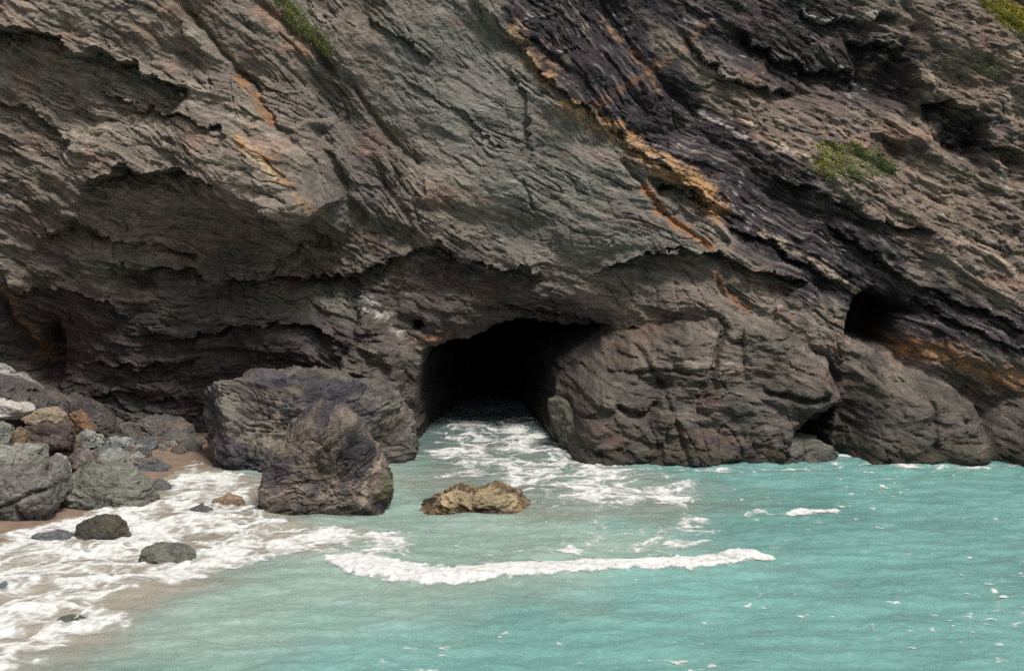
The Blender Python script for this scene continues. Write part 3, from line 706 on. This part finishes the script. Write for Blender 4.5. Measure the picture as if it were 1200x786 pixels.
foam('stringy white foam streaming out of the dark cave mouth', -9, 9, 50, 75, d_cave, .025, seed=660)
DT = lvl([(640, 622), (720, 604), (800, 598), (850, 604), (860, 640), (800, 655), (700, 655), (650, 645)])
def d_dots(fx, fy): return sstep(-.3, 1.6, poly_sd(np.stack([fx, fy], 1), DT) + .8 * fbm2(fx / 1.2, fy / 1.4, 3, 678)) * .56
foam('speckled broken foam between the curved wave and the buttress', .5, 9, 43.5, 53, d_dots, .02, seed=688)
PT = lvl([(862, 603), (885, 598), (910, 602), (940, 596), (980, 600), (945, 607), (915, 606), (885, 610)])
def d_patch(fx, fy): return sstep(-.35, .35, poly_sd(np.stack([fx, fy], 1), PT) + .3 * fbm2(fx / .5, fy / .7, 3, 671)) * .85
foam('small detached foam patch on open water toward the right buttress', 7, 13.5, 48.5, 53.5, d_patch, .03, seed=680)
PT2 = lvl([(648, 648), (668, 640), (692, 646), (672, 652)])
def d_patch2(fx, fy): return sstep(-.3, .3, poly_sd(np.stack([fx, fy], 1), PT2) + .2 * fbm2(fx / .4, fy / .6, 3, 675)) * .95
foam('tiny foam patch floating just behind the curved breaking wave', .8, 3.2, 44, 48.5, d_patch2, .03, seed=684)
def d_fleck(fx, fy):  # small foam flecks that also stand in for glints on the waves
    pk = perlin2(fx / .5, fy / .42, 691) + .55 * perlin2(fx / .22, fy / .18, 692) + .45 * perlin2(fx / 6, fy / 7, 693)
    return sstep(.42, 1.0, pk + .08 * sstep(50, 34, fy)) * .66 * sstep(-6, 0, fx + .25 * (44 - fy))
foam('scattered tiny white foam flecks and added glints on the open turquoise water', -10, 23, 33, 59.5, d_fleck, .02, .04, .06, seed=695)

FR = lvl([(690, 528), (740, 547), (800, 551), (900, 553), (975, 546), (988, 534), (1010, 541), (1060, 548), (1130, 551), (1230, 549)])
def d_fringe(fx, fy):
    d, s, al = seg_dist(np.stack([fx, fy], 1), FR)
    return sstep(.8, .1, d + .5 * fbm2(fx / .9, fy / .7, 3, 698)) * .62
foam('thin broken foam fringe along the foot of the right hand rocks', 2.5, 23, 57, 66, d_fringe, .03, seed=700)

# ------------------------------------------------------------------ boulders and buttresses
_sph = {}
def sphere(n):
    if n not in _sph:
        bm = bmesh.new(); bmesh.ops.create_icosphere(bm, subdivisions=n, radius=1.0)
        v = np.array([q.co[:] for q in bm.verts], f32); f = np.array([[q.index for q in a.verts] for a in bm.faces], np.int32); bm.free()
        _sph[n] = (v, f)
    return _sph[n]
def rock(name, label, sil, y, thick, col, n=6, seed=1, facets=10, cut=.82, box=2.6, bed=.06, bedL=.35, tilt=.3, rough=.05, col2=None, mottle=.5,
         cat='boulder', group=None, wetness=.3, veins=None, moss=None, band=0.0, keel=0.4, blocks=.8):
    """closed stone whose outline seen from the shore is sil; y is the distance of its middle, thick its half thickness"""
    pts = np.array([at_depth(a, b, y)[[0, 2]] for a, b in sil])
    cx = (pts[:, 0].min() + pts[:, 0].max()) / 2; cz = (pts[:, 1].min() + pts[:, 1].max()) / 2
    rel = pts - (cx, cz); size = max(np.ptp(pts[:, 0]), np.ptp(pts[:, 1])) / 2
    D, F = sphere(n)
    phi = np.arctan2(D[:, 2], D[:, 0])
    # outline radius by casting from the centre
    tab = np.linspace(-math.pi, math.pi, 361); R = np.zeros(361)
    for i, a in enumerate(tab):
        ca, sa = math.cos(a), math.sin(a); best = 0
        for k in range(len(rel)):
            p, q_ = rel[k], rel[(k + 1) % len(rel)]; e = q_ - p
            den = ca * e[1] - sa * e[0]
            if abs(den) < 1e-9: continue
            t = (p[0] * e[1] - p[1] * e[0]) / den; u = (p[0] * sa - p[1] * ca) / den
            if t > 0 and -1e-6 <= u <= 1 + 1e-6: best = max(best, t)
        R[i] = best if best > 0 else size * .5
    Pf = np.interp(phi, tab, R)
    dr = np.sqrt(D[:, 0] ** 2 + D[:, 2] ** 2)
    sc = (np.abs(dr) ** box + np.abs(D[:, 1]) ** box) ** (-1 / box)
    v = np.stack([D[:, 0] * Pf * sc, D[:, 1] * thick * sc, D[:, 2] * Pf * sc], 1).astype(np.float64)
    rs = np.random.RandomState(seed)
    for _ in range(facets):
        nv = rs.normal(size=3); nv[1] = -abs(nv[1]) * 1.4 - .75; nv[2] = nv[2] * .8 + .3; nv /= np.linalg.norm(nv)
        h = v @ nv; lim = h.max() * rs.uniform(cut, .97)
        ex = np.clip(h - lim, 0, None); v -= (ex * .92)[:, None] * nv
    dirn = D.astype(np.float64)
    off = seed * 3.7
    q_ = v + off
    a = math.atan(tilt); s = -(q_[:, 0] * math.sin(a) + q_[:, 2] * math.cos(a)) + .35 * q_[:, 1]
    t = q_[:, 0] * math.cos(a) - q_[:, 2] * math.sin(a) + .5 * q_[:, 1]
    w1 = fbm3(q_ / (size * .9), 3, seed)
    s = (s + .3 * bedL * 3 * w1).astype(f32); t = t.astype(f32)
    r1, h1 = flakes(s, t, bedL, bedL * 5, seed + 40); r2, h2 = flakes(s, t, bedL * .35, bedL * 2, seed + 50)
    dsp = .7 * rough * (fbm3(q_ / (size * .55), 5, seed + 60, .6) * 1.3 - .9 * np.abs(fbm3(q_ / (size * .4), 4, seed + 70, .55)))* size + bed * (r1 - .5) + bed * .45 * (r2 - .5)
    kx = blocks * size * (.26 * crags3(q_ / (size * .8), seed + 101, .6, 1.0) + .15 * crags3(q_ / (size * .36) * (1, 1, 1.25), seed + 111, .6, 1.1) + (.075 * crags3(q_ / (size * .16) * (.8, 1, 1.4), seed + 121, .6, 1.1) if n > 5 else 0))
    dsp += kx - np.percentile(kx, 68)
    if n > 6:
        wq = .25 * fbm3(q_ / (size * .3), 3, seed + 134)
        ck = np.abs(perlin2(t / (bedL * 7) + wq, s / (bedL * 1.1) + wq, seed + 131)); dsp -= size * .05 * sstep(.06, .005, ck) * sstep(-.1, .3, fbm3(q_ / (size * .5), 2, seed + 135))
        ck = np.abs(perlin2(s / (bedL * 5) + wq, t / (bedL * 2.2) + wq, seed + 132)); dsp -= size * .05 * sstep(.04, .005, ck) * sstep(0, .35, fbm3(q_ / (size * .5), 2, seed + 136))
        dsp += size * .022 * fbm3(q_ / (size * .07), 3, seed + 133, .6)
    v += dirn * dsp[:, None]
    if keel: v[:, 2] -= 0
    st = fbm2(t / (bedL * 5), s / (bedL * .5), 4, seed + 80, .6)
    cc = np.zeros((len(v), 3), f32); cc[:] = col
    if col2 is not None:
        cc = mixc(cc, sstep(-.25, .35, fbm3(q_ / (size * .5), 4, seed + 90, .6) + .3 * st).astype(f32), col2)
    cc *= .88 if size > 2.4 else 1.2
    fs = perlin2(t / (bedL * 2), s / (bedL * .16), seed + 83)
    cc *= (1 + .3 * fs)[:, None].clip(.5, 1.6)
    cc *= (1 + mottle * (.45 * st + .5 * (h1 - .5) + .35 * fbm3(q_ / (size * .18), 3, seed + 95)))[:, None].clip(.4, 1.9)
    wv = v + np.array([cx, y, cz])
    wl = sstep(.55, .05, wv[:, 2] - np.maximum(0, beach_z(wv[:, 0], wv[:, 1])) + .25 * st)
    cc *= (1 - .5 * band * wl)[:, None]
    if moss is not None:
        (mx, mz, mr, mc) = moss
        md = np.sqrt((wv[:, 0] - mx) ** 2 + (wv[:, 2] - mz) ** 2) + .4 * fbm3(q_ / .5, 3, seed + 97)
        cc = mixc(cc, (sstep(mr, mr * .3, md) * .8).astype(f32), mc)
    for vd in (veins or []):
        if len(vd) < 5: continue
        vp = [tuple(at_depth(a_, b_, y)[[0, 2]]) for a_, b_ in vd[0]]
        dj, _, al = seg_dist((wv[:, [0, 2]] + .5 * vd[1] * np.stack([fbm3(q_ / .3, 3, seed + 99)] * 2, 1)).astype(f32), vp)
        wv[:, 1] += np.where(wv[:, 1] < y + .2, vd[4] * np.exp(-(dj / vd[1]) ** 2), 0)
    for vd in (veins or []):
        vp = [tuple(at_depth(a_, b_, y)[[0, 2]]) for a_, b_ in vd[0]]
        d, _, al = seg_dist(wv[:, [0, 2]].astype(f32), vp)
        nn = fbm3(q_ / .35, 3, seed + 98)
        cc = mixc(cc, (sstep(vd[1], vd[1] * .3, d + vd[1] * .9 * nn) * (wv[:, 1] < y + .2) * vd[3]).astype(f32), vd[2])
    wt = np.clip(wetness + .5 * wl, 0, 1)
    o = link_mesh(name, wv - np.array([cx, y, cz]), None, F, M_ROCK, np.clip(cc, .01, .75), wt)
    o.location = (cx, y, cz)
    return props(o, label, cat, group)

GREY, DGREY, PURP, BROWN, PALE, TAN, SLATE = (.15, .145, .13), (.085, .08, .075), (.085, .078, .09), (.12, .092, .075), (.24, .235, .205), (.24, .185, .13), (.12, .125, .13)
# the two rock masses right of the cave
rock('rock_ledge', 'low flat ledge of grey slate along the waterline of the buttress',
     [(770, 565), (800, 535), (850, 512), (915, 505), (958, 512), (974, 527), (972, 565)],
     61.8, 2.0, (.145, .138, .118), 7, 37, 8, .80, 3.4, .10, .4, .05, .035, (.11, .105, .09), .5, 'rock', wetness=.3, band=.6)
rock('rock_ledge', 'sloping greenish slab leaning at the right side of the cave mouth',
     [(644, 470), (655, 466), (690, 488), (735, 518), (775, 545), (780, 575), (700, 570), (660, 540), (648, 500)],
     63.6, 1.6, (.15, .15, .118), 7, 41, 6, .80, 3.0, .07, .3, .7, .03, (.10, .10, .08), .5, 'rock', wetness=.35, band=.5)
# the two big boulders left of the cave
rock('boulder', 'huge flat topped boulder with purple grey top against the cliff beside the cave',
     [(230, 490), (233, 458), (250, 443), (300, 434), (350, 430), (400, 434), (440, 446), (470, 464), (488, 500), (486, 545), (465, 580), (400, 600), (300, 590), (250, 580), (236, 540)],
     60.4, 3.0, (.15, .134, .115), 8, 53, 14, .76, 3.2, .10, .45, .05, .055, (.076, .069, .082), .95, wetness=.2, blocks=.5, band=.5,
     veins=[([(335, 465), (330, 490), (322, 515)], .22, (.26, .21, .16), .7), ([(255, 450), (275, 465), (290, 500), (340, 505)], .5, (.25, .23, .19), .6), ([(420, 460), (470, 475)], .3, (.2, .19, .16), .5)])
gp = at_depth(455, 560, 51.5)
rock('boulder', 'large rugged brown boulder standing in the surf in front of the flat topped boulder',
     [(303, 572), (308, 540), (328, 506), (346, 486), (372, 476), (402, 480), (424, 496), (444, 526), (459, 560), (465, 595), (458, 636), (400, 650), (350, 644), (318, 616)],
     51.7, 2.1, (.20, .162, .135), 8, 68, 18, .74, 2.3, .07, .4, -.4, .085, (.080, .069, .076), 1.0, wetness=.3, band=1.1, blocks=.7,
     veins=[([(445, 540), (432, 555), (428, 580)], .13, (.34, .27, .21), .8), ([(330, 510), (318, 540)], .14, (.2, .19, .1), .5)], moss=(gp[0], gp[2] - .3, .7, (.075, .082, .03)))
rock('boulder', 'low weed covered rock mound of golden brown colour awash below the cave',
     [(480, 602), (490, 592), (508, 579), (530, 571), (556, 574), (580, 570), (604, 579), (616, 592), (626, 606), (610, 624), (550, 628), (500, 622)],
     51.8, 1.6, (.25, .175, .10), 7, 71, 6, .85, 2.4, .09, .16, .2, .12, (.085, .058, .042), 1.7, wetness=.3, band=.5, blocks=.4,
     veins=[([(515, 576), (560, 575), (600, 583)], .35, (.44, .36, .22), .7)])
# the shore boulders at the left
rock('boulder', 'big cracked grey block at the left edge under the flat pale boulder',
     [(-45, 640), (-45, 560), (-10, 555), (30, 545), (60, 538), (74, 552), (76, 590), (68, 615), (40, 628), (0, 635)],
     50.3, 1.6, (.15, .145, .13), 7, 81, 8, .80, 3.4, .07, .4, -.15, .035, (.115, .112, .10), .5, wetness=.2, band=.6,
     veins=[([(-5, 590), (30, 580), (50, 570), (72, 565)], .09, (.05, .047, .045), .7, .25), ([(34, 585), (42, 612)], .09, (.05, .047, .045), .7, .2)])
rock('boulder', 'pale flat boulder resting on top of the cracked block at left',
     [(-40, 560), (-40, 530), (0, 523), (30, 519), (50, 524), (58, 536), (40, 552), (0, 562)],
     52.2, 1.3, (.215, .212, .185), 7, 83, 7, .82, 2.8, .05, .3, -.2, .03, (.165, .162, .14), .5, wetness=.1)
rock('boulder', 'smooth rounded grey boulder above the surf right of the cracked block',
     [(68, 590), (76, 560), (100, 550), (130, 541), (160, 546), (176, 566), (184, 590), (178, 612), (120, 622), (80, 615)],
     52.4, 1.5, (.165, .165, .14), 7, 85, 7, .86, 2.5, .05, .3, .35, .03, (.13, .128, .11), .45, wetness=.2, band=.5)
rock('boulder', 'wet black boulder at the water edge below the smooth rounded boulder',
     [(88, 630), (94, 612), (112, 602), (135, 601), (150, 612), (155, 628), (140, 645), (105, 650)],
     47.5, .75, (.055, .052, .045), 6, 87, 8, .82, 2.6, .03, .2, .3, .05, (.075, .07, .05), .6, wetness=.8)
rock('stone', 'flat blue grey wet stone on sand left of the black boulder',
     [(28, 640), (40, 626), (65, 620), (86, 627), (90, 640), (60, 650)], 46.9, .6, (.115, .118, .125), 6, 89, 6, .85, 2.5, .02, .15, .1, .03, cat='stone', wetness=.8)
rock('stone', 'low greenish grey rock surrounded by surf below the black boulder',
     [(167, 660), (168, 642), (182, 635), (210, 638), (228, 650), (238, 666), (225, 682), (180, 682)], 44.5, .75, (.13, .135, .115), 6, 91, 8, .80, 2.8, .03, .2, .4, .04, (.09, .095, .08), .5, cat='rock', wetness=.8)
rock('stone', 'low dark rock alone in the shallow surf near the bottom left corner',
     [(56, 738), (64, 726), (82, 721), (100, 727), (110, 738), (100, 752), (66, 752)], 38.1, .55, (.10, .108, .10), 6, 93, 7, .82, 2.5, .02, .15, .3, .04, (.06, .06, .058), .5, cat='rock', wetness=.8)
rock('stone', 'small blue grey stone cut by the left edge in foam',
     [(-14, 704), (-10, 686), (4, 682), (15, 689), (16, 704), (0, 712)], 41.3, .4, (.12, .13, .15), 6, 95, 6, .85, 2.5, .02, .12, .2, .03, cat='stone', wetness=.7)
rock('stone', 'small dark stone in the foam left of the large rugged boulder',
     [(221, 608), (224, 595), (236, 590), (249, 597), (252, 612), (235, 618)], 50.8, .4, (.09, .09, .085), 6, 97, 7, .82, 2.5, .02, .12, .2, .05, cat='stone', wetness=.7)
rock('stone', 'low sandy brown stone awash beside the large rugged boulder',
     [(240, 600), (248, 583), (265, 577), (284, 582), (292, 598), (265, 608)], 52.2, .5, (.23, .165, .115), 6, 99, 7, .84, 2.4, .02, .12, .2, .05, (.15, .11, .085), .5, cat='stone', wetness=.6)
rock('stone', 'smooth dark grey rock just right of the rounded boulder at the foam edge',
     [(172, 582), (176, 566), (188, 561), (201, 570), (205, 580), (190, 590)], 54.8, .6, (.10, .102, .098), 6, 101, 6, .86, 2.5, .02, .15, .3, .03, cat='rock', wetness=.7)
rock('stone', 'dark flat slab on the sand behind the rounded boulder',
     [(160, 560), (163, 542), (180, 536), (200, 546), (203, 556), (185, 565)], 58.3, .7, (.095, .095, .098), 6, 103, 6, .84, 2.7, .03, .15, .3, .03, cat='rock', wetness=.5)
rock('slab', 'long dark slab dipping right with worn top, highest on the left bank',
     [(-60, 480), (-60, 430), (0, 438), (30, 452), (60, 472), (78, 488), (84, 500), (40, 500), (0, 500)],
     60.5, 1.6, (.12, .108, .10), 7, 105, 6, .86, 3.4, .08, .3, .6, .025, (.09, .082, .08), .5, cat='slab', wetness=.1)
rock('slab', 'thin dark slab with white specks wedged behind the long dipping slab',
     [(-60, 440), (-60, 420), (0, 430), (25, 437), (50, 455), (62, 474), (40, 478), (0, 460)],
     63.0, 1.0, (.095, .085, .088), 6, 107, 6, .86, 3.0, .05, .25, .6, .03, (.28, .27, .25), .5, cat='slab', wetness=.1)
rock('stone', 'white quartz block under the long dipping slab at the left edge',
     [(-40, 492), (-40, 466), (10, 467), (34, 471), (43, 480), (34, 489), (0, 491)], 58.9, .9, (.43, .41, .37), 6, 109, 6, .84, 3.0, .04, .2, .1, .04, (.38, .34, .30), .4, cat='stone', wetness=.0)
rock('stone', 'tan wedge shaped block beside the white quartz block',
     [(28, 489), (42, 480), (60, 477), (77, 486), (76, 494), (50, 498), (30, 496)], 58.6, .8, (.26, .205, .145), 6, 111, 7, .82, 3.0, .03, .2, .1, .03, (.20, .165, .125), .4, cat='stone', wetness=.0)
rock('boulder', 'dark brown block carrying the tan wedge shaped block',
     [(30, 520), (32, 496), (60, 492), (82, 494), (88, 510), (84, 524), (50, 530)], 58.4, 1.0, (.075, .058, .052), 6, 113, 7, .82, 3.0, .04, .25, .3, .04, (.10, .08, .07), .5, wetness=.2)
rock('stone', 'pale green tinted block at the left edge above the flat boulder',
     [(-25, 530), (-22, 498), (0, 494), (12, 499), (14, 522), (0, 530)], 57.0, .7, (.20, .20, .18), 6, 115, 6, .82, 3.0, .03, .2, .1, .03, (.15, .155, .135), .4, cat='stone', wetness=.0)
rock('stone', 'ochre brown stone between the pale green block and the dark brown block',
     [(12, 528), (13, 506), (22, 499), (33, 506), (36, 524), (24, 530)], 57.2, .5, (.19, .13, .07), 6, 117, 7, .82, 2.6, .02, .15, .1, .06, (.10, .085, .065), .5, cat='stone', wetness=.0)
rock('stone', 'rusty orange stone leaning at the foot of the cliff crack',
     [(80, 500), (82, 484), (92, 480), (104, 490), (113, 503), (100, 508)], 61.5, .6, (.20, .12, .07), 6, 119, 7, .80, 2.8, .03, .2, .8, .05, (.13, .085, .06), .5, cat='stone', wetness=.0)
rock('boulder', 'reddish dark fractured rock behind the rounded boulder',
     [(78, 560), (80, 534), (92, 526), (108, 530), (118, 545), (114, 560)], 54.6, .9, (.115, .088, .08), 6, 121, 8, .80, 2.8, .04, .2, .5, .05, (.16, .145, .13), .6, wetness=.1)
rock('boulder', 'pale slanting block above the rounded boulder among scree',
     [(112, 556), (113, 532), (128, 525), (148, 533), (156, 548), (140, 558)], 55.6, .8, (.20, .20, .18), 6, 123, 7, .80, 2.8, .03, .2, .4, .04, (.15, .148, .13), .5, wetness=.05)
rock('stone', 'upright pale grey stone with streaks on top of the scree',
     [(90, 526), (91, 508), (100, 503), (111, 508), (113, 524), (102, 528)], 60.0, .5, (.24, .245, .23), 6, 125, 7, .80, 3.0, .03, .15, 2.0, .04, (.16, .16, .15), .5, cat='stone', wetness=.0)
rock('stone', 'brown weathered stone left of the upright pale grey stone',
     [(75, 526), (76, 512), (84, 508), (94, 514), (95, 524), (84, 528)], 59.4, .5, (.15, .115, .09), 6, 127, 7, .80, 2.8, .02, .15, .3, .05, cat='stone', wetness=.0)
rock('stone', 'long blue grey stone lying on the scree below the cliff',
     [(122, 530), (124, 517), (136, 512), (152, 515), (160, 526), (148, 532)], 61.4, .6, (.16, .163, .163), 6, 129, 7, .82, 2.8, .02, .15, .1, .04, (.21, .215, .215), .5, cat='stone', wetness=.0)
rock('stone', 'small pale pointed stone beside the patch of sand',
     [(150, 545), (152, 533), (161, 528), (169, 535), (171, 545)], 58.6, .4, (.25, .24, .215), 6, 131, 7, .80, 2.8, .02, .12, .3, .04, cat='stone', wetness=.0)
rock('stone', 'pale square stone in the gap between cracked block and rounded boulder',
     [(57, 560), (58, 538), (66, 531), (78, 536), (82, 556), (68, 562)], 52.6, .5, (.23, .22, .195), 6, 133, 7, .80, 3.0, .02, .15, .3, .04, cat='stone', wetness=.0)
rock('boulder', 'brown grey layered rock shelf at the cliff foot left of the flat topped boulder',
     [(135, 520), (140, 500), (160, 490), (190, 487), (222, 500), (236, 525), (225, 540), (180, 535)], 64.0, 1.4, (.13, .108, .092), 7, 135, 8, .80, 3.0, .09, .22, .05, .05, (.10, .095, .085), .6, wetness=.1)
rock('slab', 'dark leaning slab between the cliff crack and the grey scree',
     [(52, 515), (58, 482), (78, 462), (104, 468), (135, 488), (152, 505), (150, 525), (90, 525)], 63.6, 1.2, (.085, .074, .070), 7, 137, 8, .80, 3.0, .07, .25, .6, .05, (.055, .046, .046), .7, cat='slab', wetness=.1)
# scree: small stones nothing tells apart
rng = random.Random(7)
scree_src = []
for i in range(150):
    px = rng.uniform(40, 238); py = 486 + (px - 60) * .17 + rng.uniform(0, 40)
    if px > 175 and py > 532: continue
    if px < 110 and py > 540: continue
    g = on_level(px, py, .5)
    for _ in range(6): g = on_level(px, py, float(max(0, beach_z(np.array([g[0]]), np.array([g[1]]))[0])))
    r = rng.uniform(3.8, 9.5) * rng.choice((.7, 1, 1, 1.7)); k = i % 9
    if len(scree_src) < 9:
        k = len(scree_src)
        w_ = 7.0; sil = [(px - w_, py + 4), (px - w_ * .8, py - 3), (px - 2, py - 6), (px + w_ * .7, py - 4), (px + w_, py + 3), (px, py + 6)]
        o = rock('stone', 'small angular stone in the scree at the cliff foot', sil, g[1], .3,
                 [GREY, DGREY, SLATE, BROWN, PALE, GREY, SLATE, BROWN, DGREY][k], 4, 300 + i, 8, .75, 2.8, .015, .1, .3, .05, cat='stone', wetness=.1)
        scree_src.append(o)
    else:
        o = scree_src[k].copy(); COL.objects.link(o)
        o.rotation_euler = (rng.uniform(-.4, .4), rng.uniform(-.4, .4), rng.uniform(0, 6.28))
        s = r / 7.0; o.scale = (s * rng.uniform(.8, 1.3), s * rng.uniform(.8, 1.3), s * rng.uniform(.6, 1.0))
    o.location = (g[0], g[1], g[2] + .06)
    o['group'] = 'small scree stones at the cliff foot'

# ------------------------------------------------------------------ grass on the ledges
m_gr, t_, b_ = new_mat('grass_blades')
at_ = N(t_, 'ShaderNodeAttribute', attribute_name='Col'); t_.links.new(at_.outputs['Color'], b_.inputs['Base Color']); b_.inputs['Roughness'].default_value = .6
def grass(label, L, count, hgt, ca, cb, seed, split=None):
    rr = np.random.RandomState(seed); q = np.array(L, float)
    V = []; Fc = []; Cc = []
    n = 0; tries = 0
    while n < count and tries < count * 12:
        tries += 1
        px = rr.uniform(q[:, 0].min() - 6, q[:, 0].max() + 6); py = rr.uniform(q[:, 1].min() - 4, q[:, 1].max() + 4)
        sd = float(poly_sd(np.array([[px, py]]), L)[0]) + 7 * float(perlin2(np.array([px / 16]), np.array([py / 11]), seed)[0])
        if sd < 0 and rr.rand() > .13: continue
        if sd < 5 and rr.rand() > .35 + .12 * sd: continue
        p = surf_at(px, py); n += 1
        h = hgt * rr.uniform(.5, 1.3); a = rr.uniform(0, 6.28); w = .03 * rr.uniform(.7, 1.4)
        lean = np.array([rr.normal() * .45, -abs(rr.normal()) * .55 - .15, rr.uniform(.45, 1)]); lean /= np.linalg.norm(lean)
        side = np.array([math.cos(a), math.sin(a), 0]) * w
        b0 = p + np.array([0, .05, -.03]); mid = b0 + lean * h * .55; tip = b0 + lean * h + np.array([0, 0, -.22 * h])
        i = len(V); V += [b0 - side, b0 + side, mid + side * .8, mid - side * .8, tip]
        Fc += [(i, i + 1, i + 2), (i, i + 2, i + 3), (i + 3, i + 2, i + 4)]
        u = (px - q[:, 0].min()) / np.ptp(q[:, 0]) + .25 * rr.normal()
        base = np.array(ca) * (1 - min(1, max(0, u))) + np.array(cb) * min(1, max(0, u))
        if rr.rand() < .27: base = np.array((.17, .13, .07))
        base = base * rr.uniform(1.8, 3.6); Cc += [base] * 5
    o = link_mesh('grass_patch', np.array(V), None, np.array(Fc), m_gr, np.array(Cc), smooth=False)
    return props(o, label, 'grass')
grass('round patch of yellow green and blue green grass on the cliff ledge at right', [(953, 190), (958, 172), (985, 166), (1010, 170), (1040, 178), (1052, 190), (1048, 206), (1020, 212), (990, 210), (962, 212)], 5600, .22, (.15, .17, .022), (.05, .115, .055), 901)
grass('narrow strip of grass in the sloping crevice at the top left of the cliff', [(312, -8), (335, -8), (352, 14), (372, 32), (392, 60), (386, 72), (362, 50), (340, 30)], 2600, .26, (.09, .13, .03), (.075, .10, .03), 902)
grass('yellow green grass bank at the top right corner of the cliff', [(1140, -10), (1170, 2), (1205, 12), (1205, 44), (1185, 36), (1160, 20)], 3000, .28, (.13, .14, .03), (.17, .16, .02), 903)
grass('small dull green tuft below the grass bank at top right', [(1140, 82), (1155, 76), (1175, 79), (1168, 87), (1148, 88)], 500, .2, (.09, .12, .05), (.10, .12, .05), 904)
